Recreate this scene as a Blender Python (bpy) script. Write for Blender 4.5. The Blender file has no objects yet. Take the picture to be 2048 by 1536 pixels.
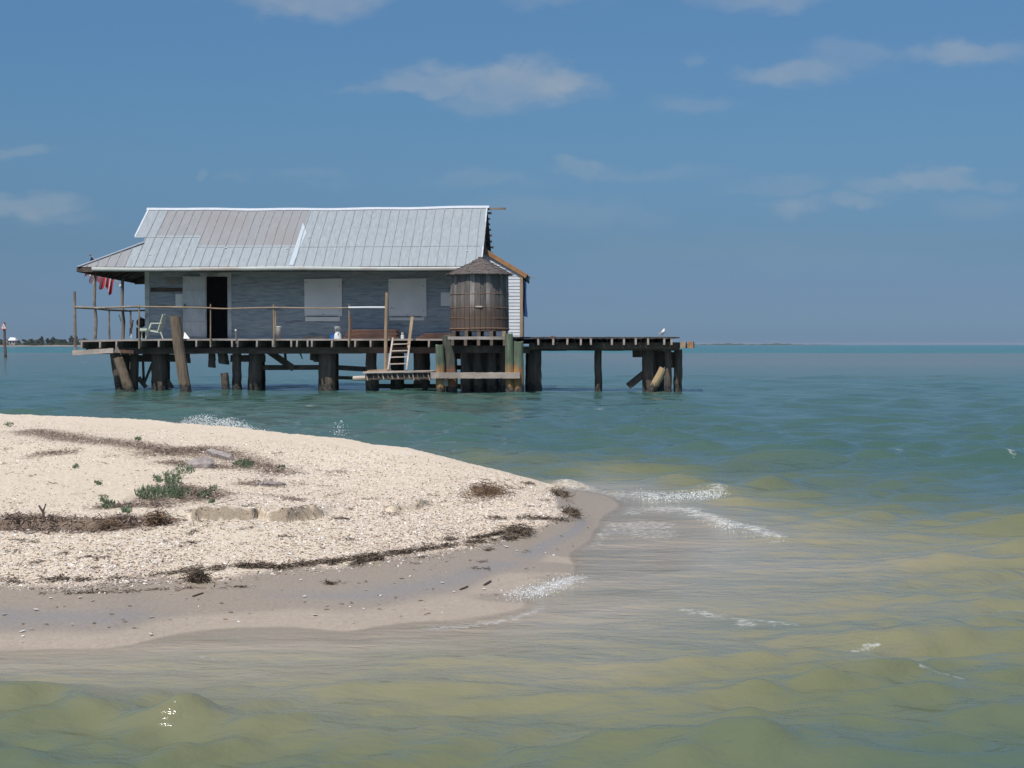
import bpy, math, random
import numpy as np
from mathutils import Vector, Matrix
random.seed(7); RNG = np.random.default_rng(7)
R = math.radians
scene = bpy.context.scene
C = scene.collection

# ------------------------------------------------------------------ camera
F = 3170.0; CH = 1.48; PITCH = math.atan(79 / F)
cam = bpy.data.cameras.new('camera'); camo = bpy.data.objects.new('camera', cam); C.objects.link(camo)
camo.location = (0, 0, CH); camo.rotation_euler = (R(90) - PITCH, 0, 0)
cam.sensor_width = 36; cam.lens = F / 2048 * 36; cam.clip_start = .1; cam.clip_end = 60000
scene.camera = camo
SUN_EL = R(58); SUN_AZ = R(25)

def ray(px, py):
    tx = (px - 1024) / F; ty = (768 - py) / F
    return (tx, math.cos(PITCH) + ty * math.sin(PITCH), ty * math.cos(PITCH) - math.sin(PITCH))
TH = R(2.45); D0 = 51.5
UX, UY = math.cos(TH), -math.sin(TH)
VX, VY = math.sin(TH), math.cos(TH)
def H(px, py, v):
    """where the sight line through a picture point meets the plane v of the house frame -> (u, z)"""
    d = ray(px, py)
    s = (D0 * VY + v) / (d[0] * VX + d[1] * VY)
    x, y, z = s * d[0], s * d[1], CH + s * d[2]
    return (x * UX + (y - D0) * UY, z)
def HU(px, v): return H(px, 700, v)[0]
def HZ(py, v, px=700): return H(px, py, v)[1]
def hw(u, v, z): return Vector((u * UX + v * VX, D0 + u * UY + v * VY, z))

# ------------------------------------------------------------------ materials
def newmat(name):
    m = bpy.data.materials.new(name); m.use_nodes = True
    nt = m.node_tree; b = nt.nodes['Principled BSDF']
    return m, nt, b
def N(nt, t, **k):
    n = nt.nodes.new(t)
    for a, v in k.items():
        if a in ('op',): n.operation = v
        else: setattr(n, a, v)
    return n
def ramp(nt, stops, src=None, interp='LINEAR'):
    r = nt.nodes.new('ShaderNodeValToRGB'); r.color_ramp.interpolation = interp
    e = r.color_ramp.elements
    while len(e) < len(stops): e.new(.5)
    for q, (p, c) in zip(e, stops):
        q.position = p; q.color = (*c, 1) if len(c) == 3 else c
    if src is not None: nt.links.new(src, r.inputs[0])
    return r
def nmat(name, c1, c2, scale=(4, 4, 4), rough=.8, bump=.3, c3=None, metal=0, big=.8, fine=1.0, spec=.3, dist=.01):
    m, nt, b = newmat(name); L = nt.links.new
    tc = N(nt, 'ShaderNodeTexCoord'); mp = N(nt, 'ShaderNodeMapping'); mp.inputs['Scale'].default_value = scale
    L(tc.outputs['Object'], mp.inputs[0])
    n1 = N(nt, 'ShaderNodeTexNoise'); n1.inputs['Scale'].default_value = 3 * fine; n1.inputs['Detail'].default_value = 8; n1.inputs['Roughness'].default_value = .65
    L(mp.outputs[0], n1.inputs['Vector'])
    r1 = ramp(nt, [(.33, c1), (.68, c2)], n1.outputs['Fac'])
    out = r1.outputs[0]
    if c3 is not None:
        n2 = N(nt, 'ShaderNodeTexNoise'); n2.inputs['Scale'].default_value = big; n2.inputs['Detail'].default_value = 5
        L(tc.outputs['Object'], n2.inputs['Vector'])
        r2 = ramp(nt, [(.5, (0, 0, 0)), (.66, (1, 1, 1))], n2.outputs['Fac'])
        mx = N(nt, 'ShaderNodeMixRGB'); L(r2.outputs[0], mx.inputs[0]); L(out, mx.inputs[1]); mx.inputs[2].default_value = (*c3, 1)
        out = mx.outputs[0]
    L(out, b.inputs['Base Color'])
    b.inputs['Roughness'].default_value = rough; b.inputs['Metallic'].default_value = metal
    b.inputs['Specular IOR Level'].default_value = spec
    if bump:
        bp = N(nt, 'ShaderNodeBump'); bp.inputs['Strength'].default_value = bump; bp.inputs['Distance'].default_value = dist
        L(n1.outputs['Fac'], bp.inputs['Height']); L(bp.outputs[0], b.inputs['Normal'])
    return m
M = {}
M['wood_grey'] = nmat('weathered_wood', (.16, .13, .105), (.34, .29, .24), (2, 2, 2), c3=(.12, .10, .09), big=1.5)
M['wood_dark'] = nmat('dark_wet_wood', (.055, .043, .037), (.15, .112, .09), (2, 2, 2), c3=(.045, .04, .03), big=2)
M['wood_beam'] = nmat('beam_wood', (.10, .075, .06), (.21, .155, .12), (1, 3, 6), c3=(.06, .05, .04), big=1)
M['wood_tan'] = nmat('tan_wood', (.27, .19, .12), (.42, .31, .21), (3, 3, 1), c3=(.22, .17, .12))
M['wood_pale'] = nmat('pale_wood', (.38, .31, .26), (.60, .51, .44), (1, 3, 5), c3=(.30, .25, .21))
M['wood_red'] = nmat('reddish_board', (.09, .048, .038), (.20, .11, .08), (1, 4, 7), c3=(.07, .045, .04))
M['wood_orange'] = nmat('new_lumber', (.30, .155, .075), (.42, .23, .115), (2, 2, 3), c3=(.26, .14, .07))
M['deck_edge'] = nmat('deck_board', (.27, .235, .21), (.48, .42, .38), (.6, 3, 3), c3=(.20, .17, .15), big=1.2)
M['white_pipe'] = nmat('white_pipe', (.68, .70, .70), (.8, .8, .8), bump=.05, rough=.5)
M['trim'] = nmat('old_trim_paint', (.40, .43, .42), (.56, .59, .57), (3, 3, 1.5), c3=(.26, .27, .25), big=2)
M['door'] = nmat('old_door_paint', (.48, .51, .51), (.60, .63, .62), (3, 3, 1), c3=(.42, .44, .42), big=1.5)
M['ply'] = nmat('painted_plywood', (.74, .74, .70), (.80, .80, .76), (1, 1, 1), c3=(.68, .69, .66), big=.8, bump=.05)
M['metal_pale'] = nmat('galvanised_pale', (.285, .325, .345), (.40, .435, .45), (5, .9, .9), rough=.5, c3=(.345, .385, .41), big=.7, bump=.05, metal=.15, spec=.5)
M['metal_mauve'] = nmat('galvanised_aged', (.26, .268, .275), (.31, .31, .312), (3, .6, .6), rough=.6, c3=(.28, .268, .268), big=.6, bump=.05, metal=.1)
M['metal_seam'] = nmat('seam_metal', (.20, .21, .23), (.38, .40, .42), (2, 2, 2), rough=.6, bump=0, metal=.2)
M['cap'] = nmat('ridge_metal', (.50, .53, .57), (.60, .62, .66), (2, 2, 2), rough=.45, bump=0)
M['gutter'] = nmat('gutter_paint', (.52, .54, .50), (.66, .66, .62), (.5, 2, 2), rough=.5, bump=0, c3=(.50, .43, .38), big=1)
M['black'] = nmat('black_plastic', (.015, .015, .017), (.03, .03, .033), rough=.6, bump=.1)
M['interior'] = nmat('dark_interior', (.20, .18, .20), (.26, .24, .26), rough=.9, bump=0)
M['plastic'] = nmat('pale_green_plastic', (.50, .56, .47), (.58, .63, .54), rough=.45, bump=0)
M['white'] = nmat('white_plastic', (.66, .67, .66), (.78, .78, .76), rough=.4, bump=0)
M['greyplastic'] = nmat('grey_plastic', (.34, .34, .33), (.44, .44, .42), rough=.6, bump=0)
M['blue'] = nmat('blue_tarp', (.01, .05, .30), (.015, .085, .42), rough=.45, bump=.2)
M['bluecap'] = nmat('blue_plastic', (.02, .10, .42), (.03, .16, .50), rough=.4, bump=0)
M['red'] = nmat('red_paint', (.45, .06, .05), (.55, .09, .07), rough=.6, bump=0)
M['flag_red'] = nmat('flag_red', (.36, .03, .05), (.46, .05, .07), rough=.8, bump=0)
M['flag_white'] = nmat('flag_white', (.62, .56, .58), (.72, .66, .68), rough=.8, bump=0)
M['flag_blue'] = nmat('flag_blue', (.02, .03, .12), (.03, .05, .17), rough=.8, bump=0)
M['greenrope'] = nmat('green_cord', (.01, .30, .14), (.02, .40, .20), rough=.7, bump=0)
M['rust'] = nmat('rusty_iron', (.13, .075, .05), (.30, .19, .12), (6, 6, 6), rough=.85, bump=.1)
M['shingle'] = nmat('old_shingle', (.07, .06, .055), (.20, .165, .15), (7, 7, 9), c3=(.12, .10, .10), big=2.5, bump=.6, dist=.03)
M['driftwood'] = nmat('driftwood', (.22, .19, .18), (.42, .37, .35), (3, 6, 6), bump=.5)
M['kelp'] = nmat('dry_seaweed', (.045, .034, .025), (.12, .088, .06), (9, 9, 9), bump=0)
M['kelp_red'] = nmat('red_seaweed', (.09, .05, .035), (.22, .13, .085), (9, 9, 9), bump=0)
M['leaf'] = nmat('beach_leaf', (.035, .085, .03), (.10, .18, .07), (9, 9, 9), bump=0)
M['leaf_dry'] = nmat('dry_stems', (.12, .085, .065), (.26, .20, .16), (9, 9, 9), bump=0)
M['far_leaf'] = nmat('far_foliage', (.03, .048, .032), (.065, .085, .05), (.5, .5, .5), bump=0)
M['far_sand'] = nmat('far_sand', (.22, .18, .15), (.34, .28, .24), (.05, .05, .05), bump=0)

def siding_mat(name, c1, c2, c3, dark):
    m, nt, b = newmat(name); L = nt.links.new
    tc = N(nt, 'ShaderNodeTexCoord'); mp = N(nt, 'ShaderNodeMapping'); mp.inputs['Scale'].default_value = (1.1, 1, 9)
    L(tc.outputs['Object'], mp.inputs[0])
    n1 = N(nt, 'ShaderNodeTexNoise'); n1.inputs['Scale'].default_value = 2.2; n1.inputs['Detail'].default_value = 9; n1.inputs['Roughness'].default_value = .7
    L(mp.outputs[0], n1.inputs['Vector'])
    r1 = ramp(nt, [(.30, c1), (.5, c2), (.72, c3)], n1.outputs['Fac'])
    mp2 = N(nt, 'ShaderNodeMapping'); mp2.inputs['Scale'].default_value = (.7, 1, 5); mp2.inputs['Location'].default_value = (4.3, 0, 2.2)
    L(tc.outputs['Object'], mp2.inputs[0])
    n2 = N(nt, 'ShaderNodeTexNoise'); n2.inputs['Scale'].default_value = 1.5; n2.inputs['Detail'].default_value = 6
    L(mp2.outputs[0], n2.inputs['Vector'])
    r2 = ramp(nt, [(.60, (0, 0, 0)), (.70, (1, 1, 1))], n2.outputs['Fac'])
    mx = N(nt, 'ShaderNodeMixRGB'); L(r2.outputs[0], mx.inputs[0]); L(r1.outputs[0], mx.inputs[1]); mx.inputs[2].default_value = (*dark, 1)
    L(mx.outputs[0], b.inputs['Base Color']); b.inputs['Roughness'].default_value = .85
    b.inputs['Specular IOR Level'].default_value = .2
    return m
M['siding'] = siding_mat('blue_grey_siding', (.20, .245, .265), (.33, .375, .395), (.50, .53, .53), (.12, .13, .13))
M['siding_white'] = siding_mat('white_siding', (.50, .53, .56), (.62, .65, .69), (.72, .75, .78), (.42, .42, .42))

def stave_mat():
    m, nt, b = newmat('tank_staves'); L = nt.links.new
    at = N(nt, 'ShaderNodeAttribute'); at.attribute_name = 'tone'
    tc = N(nt, 'ShaderNodeTexCoord'); mp = N(nt, 'ShaderNodeMapping'); mp.inputs['Scale'].default_value = (9, 9, .9)
    L(tc.outputs['Object'], mp.inputs[0])
    n = N(nt, 'ShaderNodeTexNoise'); n.inputs['Scale'].default_value = 2.5; n.inputs['Detail'].default_value = 8; n.inputs['Roughness'].default_value = .65
    L(mp.outputs[0], n.inputs['Vector'])
    a = N(nt, 'ShaderNodeMath', op='MULTIPLY_ADD'); L(at.outputs['Fac'], a.inputs[0]); a.inputs[1].default_value = .5; L(n.outputs['Fac'], a.inputs[2])
    r = ramp(nt, [(.42, (.085, .075, .07)), (.75, (.175, .152, .14)), (1.0, (.33, .295, .275))], a.outputs[0])
    sp = N(nt, 'ShaderNodeSeparateXYZ'); L(tc.outputs['Object'], sp.inputs[0])
    z = N(nt, 'ShaderNodeMath', op='MULTIPLY_ADD'); L(n.outputs['Fac'], z.inputs[0]); z.inputs[1].default_value = -1.1; L(sp.outputs['Z'], z.inputs[2])
    rz = ramp(nt, [(0, (1, 1, 1)), (.35, (0, 0, 0))], z.outputs[0])
    mx = N(nt, 'ShaderNodeMixRGB'); L(rz.outputs[0], mx.inputs[0]); L(r.outputs[0], mx.inputs[1]); mx.inputs[2].default_value = (.105, .072, .056, 1)
    L(mx.outputs[0], b.inputs['Base Color']); b.inputs['Roughness'].default_value = .85
    return m
M['stave'] = stave_mat()

def pile_mat(name, top1, top2, mid1, mid2, splash=.55):
    """timber pile: weathered top, stained middle, wet and barnacled foot (heights are real heights over the water)"""
    m, nt, b = newmat(name); L = nt.links.new
    g = N(nt, 'ShaderNodeNewGeometry'); sp = N(nt, 'ShaderNodeSeparateXYZ'); L(g.outputs['Position'], sp.inputs[0])
    mp = N(nt, 'ShaderNodeMapping'); mp.inputs['Scale'].default_value = (14, 14, 1.6); L(g.outputs['Position'], mp.inputs[0])
    n = N(nt, 'ShaderNodeTexNoise'); n.inputs['Scale'].default_value = 1; n.inputs['Detail'].default_value = 8; n.inputs['Roughness'].default_value = .7; L(mp.outputs[0], n.inputs['Vector'])
    rt = ramp(nt, [(.35, top1), (.65, top2)], n.outputs['Fac']); rm = ramp(nt, [(.35, mid1), (.65, mid2)], n.outputs['Fac'])
    n2 = N(nt, 'ShaderNodeTexNoise'); n2.inputs['Scale'].default_value = 4; n2.inputs['Detail'].default_value = 6; L(g.outputs['Position'], n2.inputs['Vector'])
    zh = N(nt, 'ShaderNodeMath', op='MULTIPLY'); L(sp.outputs['Z'], zh.inputs[0]); zh.inputs[1].default_value = .5
    za = N(nt, 'ShaderNodeMath', op='MULTIPLY_ADD'); L(n2.outputs['Fac'], za.inputs[0]); za.inputs[1].default_value = .25; L(zh.outputs[0], za.inputs[2])
    f1 = ramp(nt, [(splash / 2, (0, 0, 0)), (splash / 2 + .13, (1, 1, 1))], za.outputs[0])
    mx = N(nt, 'ShaderNodeMixRGB'); L(f1.outputs[0], mx.inputs[0]); L(rm.outputs[0], mx.inputs[1]); L(rt.outputs[0], mx.inputs[2])
    zb = N(nt, 'ShaderNodeMath', op='MULTIPLY_ADD'); L(n2.outputs['Fac'], zb.inputs[0]); zb.inputs[1].default_value = .6; L(sp.outputs['Z'], zb.inputs[2])
    f2 = ramp(nt, [(.45, (1, 1, 1)), (.58, (0, 0, 0))], zb.outputs[0])
    vo = N(nt, 'ShaderNodeTexNoise'); vo.inputs['Scale'].default_value = 22; vo.inputs['Detail'].default_value = 4; L(g.outputs['Position'], vo.inputs['Vector'])
    rb = ramp(nt, [(.45, (.03, .027, .024)), (.60, (.10, .088, .078))], vo.outputs['Fac'])
    mx2 = N(nt, 'ShaderNodeMixRGB'); L(f2.outputs[0], mx2.inputs[0]); L(mx.outputs[0], mx2.inputs[1]); L(rb.outputs[0], mx2.inputs[2])
    L(mx2.outputs[0], b.inputs['Base Color']); b.inputs['Roughness'].default_value = .85; b.inputs['Specular IOR Level'].default_value = .3
    bp = N(nt, 'ShaderNodeBump'); bp.inputs['Strength'].default_value = .7; bp.inputs['Distance'].default_value = .02; L(n.outputs['Fac'], bp.inputs['Height']); L(bp.outputs[0], b.inputs['Normal'])
    return m
M['pile'] = pile_mat('pile_timber', (.085, .066, .055), (.19, .145, .115), (.075, .058, .046), (.15, .115, .088))
M['pile_old'] = pile_mat('grey_pile_timber', (.11, .082, .06), (.23, .175, .125), (.15, .105, .065), (.28, .21, .13), .4)
M['pile_green'] = pile_mat('algae_pile_timber', (.06, .085, .06), (.17, .21, .14), (.24, .125, .055), (.42, .25, .11), .95)
M['pile_dark_green'] = pile_mat('mossy_pile_timber', (.05, .055, .045), (.13, .13, .10), (.20, .09, .05), (.30, .14, .08), .9)
M['pile_orange'] = pile_mat('broken_pile_timber', (.38, .16, .08), (.50, .25, .13), (.34, .25, .14), (.46, .34, .20), .95)

# ------------------------------------------------------------------ mesh builder
class MB:
    def __init__(s): s.v = []; s.f = []; s.mi = []; s.cur = 0
    def add(s, verts, faces):
        o = len(s.v); s.v += [tuple(p) for p in verts]; s.f += [tuple(i + o for i in f) for f in faces]; s.mi += [s.cur] * len(faces); return s
    def box(s, a, b):
        x0, y0, z0 = a; x1, y1, z1 = b
        V = [(x0, y0, z0), (x1, y0, z0), (x1, y1, z0), (x0, y1, z0), (x0, y0, z1), (x1, y0, z1), (x1, y1, z1), (x0, y1, z1)]
        return s.add(V, [(0, 3, 2, 1), (4, 5, 6, 7), (0, 1, 5, 4), (1, 2, 6, 5), (2, 3, 7, 6), (3, 0, 4, 7)])
    def bar(s, p, q, w, h, up=(0, 0, 1), ju=0):
        p = Vector(p); q = Vector(q); d = (q - p).normalized(); up = Vector(up)
        if abs(d.dot(up)) > .97: up = Vector((0, 1, 0))
        a = d.cross(up).normalized(); b = a.cross(d).normalized()
        V = []
        for c in (p, q):
            for i, j in ((-1, -1), (1, -1), (1, 1), (-1, 1)):
                V.append(c + a * i * w / 2 + b * j * h / 2 + Vector((random.uniform(-ju, ju) for _ in range(3))))
        return s.add(V, [(3, 2, 1, 0), (4, 5, 6, 7), (0, 1, 5, 4), (1, 2, 6, 5), (2, 3, 7, 6), (3, 0, 4, 7)])
    def tube(s, pts, rad, n=10, ju=0, capj=0):
        pts = [Vector(p) for p in pts]; m = len(pts)
        if not hasattr(rad, '__len__'): rad = [rad] * m
        V = []; ph = [random.uniform(1 - ju, 1 + ju) for _ in range(n)]
        ref = Vector((0, 1, 0)) if abs((pts[-1] - pts[0]).normalized().y) < .9 else Vector((1, 0, 0))
        for i, p in enumerate(pts):
            d = (pts[min(i + 1, m - 1)] - pts[max(i - 1, 0)]).normalized()
            a = d.cross(ref).normalized(); b = a.cross(d).normalized()
            for k in range(n):
                t = 2 * math.pi * k / n; r = rad[i] * ph[k] * random.uniform(1 - ju * .5, 1 + ju * .5)
                q = p + a * math.cos(t) * r + b * math.sin(t) * r
                if i == m - 1 and capj: q += d * random.uniform(-capj, capj)
                V.append(q)
        Fc = []
        for i in range(m - 1):
            for k in range(n):
                k2 = (k + 1) % n; Fc.append((i * n + k, i * n + k2, (i + 1) * n + k2, (i + 1) * n + k))
        V.append(pts[0]); V.append(pts[-1])
        for k in range(n):
            Fc.append((m * n, (k + 1) % n, k)); Fc.append((m * n + 1, (m - 1) * n + k, (m - 1) * n + (k + 1) % n))
        return s.add(V, Fc)
    def blob(s, c, r, n=8, m=6, ju=.1):
        c = Vector(c); r = Vector(r); V = []; Fc = []
        for i in range(1, m):
            t = math.pi * i / m
            for k in range(n):
                a = 2 * math.pi * k / n; q = random.uniform(1 - ju, 1 + ju)
                V.append((c.x + r.x * math.sin(t) * math.cos(a) * q, c.y + r.y * math.sin(t) * math.sin(a) * q, c.z + r.z * math.cos(t) * q))
        V += [(c.x, c.y, c.z + r.z), (c.x, c.y, c.z - r.z)]
        for i in range(m - 2):
            for k in range(n): Fc.append((i * n + k, (i + 1) * n + k, (i + 1) * n + (k + 1) % n, i * n + (k + 1) % n))
        T = (m - 1) * n
        for k in range(n):
            Fc.append((T, k, (k + 1) % n)); Fc.append((T + 1, (m - 2) * n + (k + 1) % n, (m - 2) * n + k))
        return s.add(V, Fc)
    def build(s, name, mat, parent=None, base=None, house=True, smooth=False):
        mats = mat if isinstance(mat, (list, tuple)) else [mat]
        b = Vector(base) if base is not None else (Vector(parent['_b']) if parent else Vector((0, 0, 0)))
        me = bpy.data.meshes.new(name)
        me.from_pydata([(p[0] - b.x, p[1] - b.y, p[2] - b.z) for p in s.v], [], s.f)
        for q in mats: me.materials.append(M[q] if isinstance(q, str) else q)
        if len(mats) > 1: me.polygons.foreach_set('material_index', s.mi)
        if smooth: me.polygons.foreach_set('use_smooth', [True] * len(me.polygons))
        me.update()
        o = bpy.data.objects.new(name, me); C.objects.link(o)
        if parent:
            o.parent = parent; pb = Vector(parent['_b']); d = b - pb; o.location = d; o['_b'] = b[:]
        else:
            o['_b'] = b[:]
            if house: o.location = hw(*b); o.rotation_euler = (0, 0, -TH)
            else: o.location = b
        return o
def tag(o, label=None, cat=None, group=None, kind=None):
    if label: o['label'] = label
    if cat: o['category'] = cat
    if group: o['group'] = group
    if kind: o['kind'] = kind
    return o
def thing(name, label, cat, base, group=None, house=True):
    o = bpy.data.objects.new(name, None); C.objects.link(o); o.empty_display_size = .2
    o['_b'] = tuple(base)
    if house: o.location = hw(*base); o.rotation_euler = (0, 0, -TH)
    else: o.location = base
    return tag(o, label, cat, group)
def dup(root, offset_world):
    r = root.copy(); C.objects.link(r); r.location = root.location + Vector(offset_world)
    for ch in list(root.children):
        c = ch.copy(); C.objects.link(c); c.parent = r
        for g in ch.children:
            d = g.copy(); C.objects.link(d); d.parent = c
    return r

# ------------------------------------------------------------------ levels of the house
DZ = 1.66                      # deck top
VE = -1.5; VR = 1.75; VB = 5.0
ZE = HZ(533, VE, 600); ZR = HZ(418, VR, 640)
uE0 = HU(156, VE); uE1 = HU(963, VE)
uWL = HU(292, 0); uWR = HU(955, 0)
uG = HU(287, -.3)
SL = (ZR - ZE) / (VR - VE)
def zroof(v, u):
    w = v if v <= VR else 2 * VR - v
    t = (w - VE) / (VR - VE)
    z = ZE + (ZR - ZE) * t + .05 * math.sin(math.pi * t)
    s = (u - uG) / (uE1 - uG)
    return z + t * (.05 * (2 * s - 1) ** 2 + .03 * s - .01) + .01 * math.sin(u * 2.3) * t
ZH = zroof(-.3, uG)
# ------------------------------------------------------------------ the house
house = thing('stilt_house', 'weathered blue-grey clapboard fishing shack with metal roof standing on the wooden pier deck', 'house', ((uWL + uWR) / 2, 1.9, DZ))
def lap(mb, u0, u1, z0, z1, v, step=.115, top=None):
    k = 0; z = z0
    while z < z1 - .005:
        zt = min(z + step, z1); j = random.uniform(-.002, .002)
        a0, a1 = u0, u1
        if top:
            a1 = min(u1, top(zt)); 
            if a1 <= a0 + .02: break
        mb.add([(a0, v - .02 + j, z), (a1, v - .02 + j, z), (a1, v - .004, zt), (a0, v - .004, zt), (a0, v, z), (a1, v, z)], [(0, 1, 2, 3), (0, 4, 5, 1)])
        z = zt
uD0, uD1 = HU(411, 0), HU(456, 0)
zDT = HZ(553, 0, 430); zWT = ZE + 1.35
mb = MB()
lap(mb, uWL, uD0, DZ, zDT, 0); lap(mb, uD1, uWR, DZ, zDT, 0); lap(mb, uWL, uWR, zDT, zWT - .55, 0)
mb.box((uWL, 0.001, DZ), (uD0, .09, zDT)); mb.box((uD1, .001, DZ), (uWR, .09, zDT)); mb.box((uWL, .001, zDT), (uWR, .09, zWT - .5))
front = mb.build('wall', 'siding', house); front['label'] = 'shaded blue-grey clapboard front wall'
mb = MB(); mb.box((uWL + .003, .092, DZ), (uWL + .09, 3.8, zWT - .6)); 
mb.add([(uWL + .003, .092, zWT - .6), (uWL + .003, 3.8, zWT - .6), (uWL + .003, VR, ZR - .15)], [(0, 1, 2)])
mb.build('wall', 'siding', house)
mb = MB(); mb.box((uWL, 3.8, DZ), (uWR, 3.88, zWT - .5)); mb.build('wall', 'siding', house)
mb = MB(); mb.box((uWR - .09, .092, DZ), (uWR - .002, 3.8, zWT - .4)); mb.build('wall', 'wood_dark', house)
# right gable: dark battens under open roof end
mb = MB(); mb.add([(uE1 - .14, -1.2, ZE + .1), (uE1 - .14, 4.7, ZE + .1), (uE1 - .14, VR, ZR - .1)], [(0, 1, 2)])
for k in range(6):
    t = k / 6; z = ZE + .3 + t * (ZR - ZE - .5); vv = VR - (ZR - z) / SL
    mb.bar((uE1 - .12, vv + .1, z), (uE1 - .12, 2 * VR - vv - .1, z), .03, .05)
mb.build('gable_panel', 'wood_dark', house)
mb = MB(); mb.box((uWL + .1, .1, DZ + .01), (uWR - .1, 3.79, DZ + .02)); mb.box((uWL + .1, .1, ZE + .2), (uWR - .1, 3.79, ZE + .25)); mb.box((uWL + .1, 3.70, DZ + .02), (uWR - .1, 3.79, ZE + .2))
mb.box((uD1 + .6, .1, DZ + .02), (uD1 + .65, 3.7, ZE + .2)); mb.box((uD0 - .9, .1, DZ + .02), (uD0 - .85, 3.7, ZE + .2))
mb.build('interior_lining', 'interior', house)
# corner boards, patches
mb = MB(); mb.box((uWL - .02, -.035, DZ), (uWL + .13, -.021, ZE + .1)); mb.build('corner_board', 'trim', house)
mb = MB(); mb.box((HU(302, 0), -.032, HZ(583, 0)), (HU(366, 0), -.0215, HZ(575, 0))); mb.build('exposed_board', 'wood_dark', house)
mb = MB(); mb.box((HU(352, 0), -.036, HZ(613, 0)), (HU(367, 0), -.0215, HZ(587, 0))); mb.build('patch_board', 'ply', house)
mb = MB(); mb.box((HU(882, 0), -.036, HZ(612, 0)), (HU(903, 0), -.0215, HZ(585, 0))); mb.build('patch_board', 'ply', house)
# faded sign board with worn marks
M['lett'] = nmat('faded_lettering', (.13, .13, .11), (.18, .17, .13), bump=0)
mb = MB(); mb.box((HU(332, 0), -.034, HZ(568, 0)), (HU(366, 0), -.0215, HZ(555, 0))); sg = mb.build('sign_board', nmat('faded_sign', (.20, .22, .22), (.30, .30, .26), (6, 1, 10), bump=0), house)
for k in range(9):
    mb = MB(); a = HU(334 + k * 3.5, 0); zt = HZ(557.5 + random.uniform(-.4, .6), 0); mb.bar((a, -.036, zt), (a + random.uniform(-.02, .03), -.036, zt - .06 * random.uniform(.5, 1)), .012, .003)
    if k % 2: mb.bar((a, -.036, zt - .02), (a + .04, -.036, zt - .02), .003, .012)
    mb.build('lettering', M['lett'], sg)
# door frame and open door leaf
mb = MB(); z1 = HZ(545, 0, 430)
mb.box((uD1, -.04, DZ), (HU(464, 0), .02, zDT)); mb.box((uD0 - .16, -.045, zDT), (HU(464, 0), .02, z1)); mb.box((uD0 - .001, -.03, DZ), (uD0 + .045, .02, zDT - .002))
mb.build('door_frame', 'trim', house)
mb = MB(); a0, a1 = HU(367, -.1), HU(411, -.05)
mb.add([(a0, -.16, DZ + .03), (a1, -.05, DZ + .03), (a1, -.05, zDT), (a0, -.16, zDT), (a0, -.12, DZ + .03), (a1, -.015, DZ + .03), (a1, -.015, zDT), (a0, -.12, zDT)],
       [(0, 1, 2, 3), (7, 6, 5, 4), (0, 4, 5, 1), (3, 2, 6, 7), (0, 3, 7, 4), (1, 5, 6, 2)])
door = mb.build('door', 'door', house)
for f in (.0, .25, .5, .75):
    zz = DZ + .03 + (zDT - DZ - .03) * (f + .02)
    mb = MB(); mb.bar((a0 + .02, -.167, zz), (a1 - .02, -.057, zz), .012, .02); mb.build('door_batten', 'trim', door)
mb = MB(); mb.box((a0 + .05, -.20, DZ + 1.0), (a0 + .09, -.16, DZ + 1.14)); mb.build('handle', 'rust', door)
# plywood shutters
for (x0, x1, y0, y1, ys) in ((610, 685, 557, 632, 642.5), (778, 853.5, 557, 633, 641)):
    mb = MB(); u0, u1 = HU(x0, 0), HU(x1, 0)
    mb.add([(u0, -.055, HZ(y1, 0, x0)), (u1, -.055, HZ(y1 + .5, 0, x1)), (u1 - .01, -.055, HZ(y0, 0)), (u0 - .01, -.055, HZ(y0 + 1, 0)), (u0, -.03, HZ(y1, 0)), (u1, -.03, HZ(y1 + .5, 0)), (u1 - .01, -.03, HZ(y0, 0)), (u0 - .01, -.03, HZ(y0 + 1, 0))],
           [(0, 1, 2, 3), (7, 6, 5, 4), (0, 4, 5, 1), (3, 2, 6, 7), (0, 3, 7, 4), (1, 5, 6, 2)])
    sh = mb.build('window_shutter', 'ply', house)
    mb = MB(); mb.box((u0 + .02, -.05, HZ(ys, 0)), (u1 - .07, -.03, HZ(y1 + 1.5, 0))); mb.build('sill_board', 'ply', sh)
    mb = MB(); mb.box((u0 + .05, -.09, HZ(y1 + 1, 0)), (u1 - .15, -.056, HZ(y1, 0) )); mb.build('ledge', 'wood_dark', sh)
    for (fx, fy) in ((.06, .22), (.12, .215), (.93, .8), (.93, .15), (.05, .9), (.5, .04)):
        p = (u0 + (u1 - u0) * fx, -.058, HZ(y1 - (y1 - y0) * fy, 0)); mb = MB(); mb.blob(p, (.017, .012, .017), 6, 4); mb.build('bolt', 'rust', sh)
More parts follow.
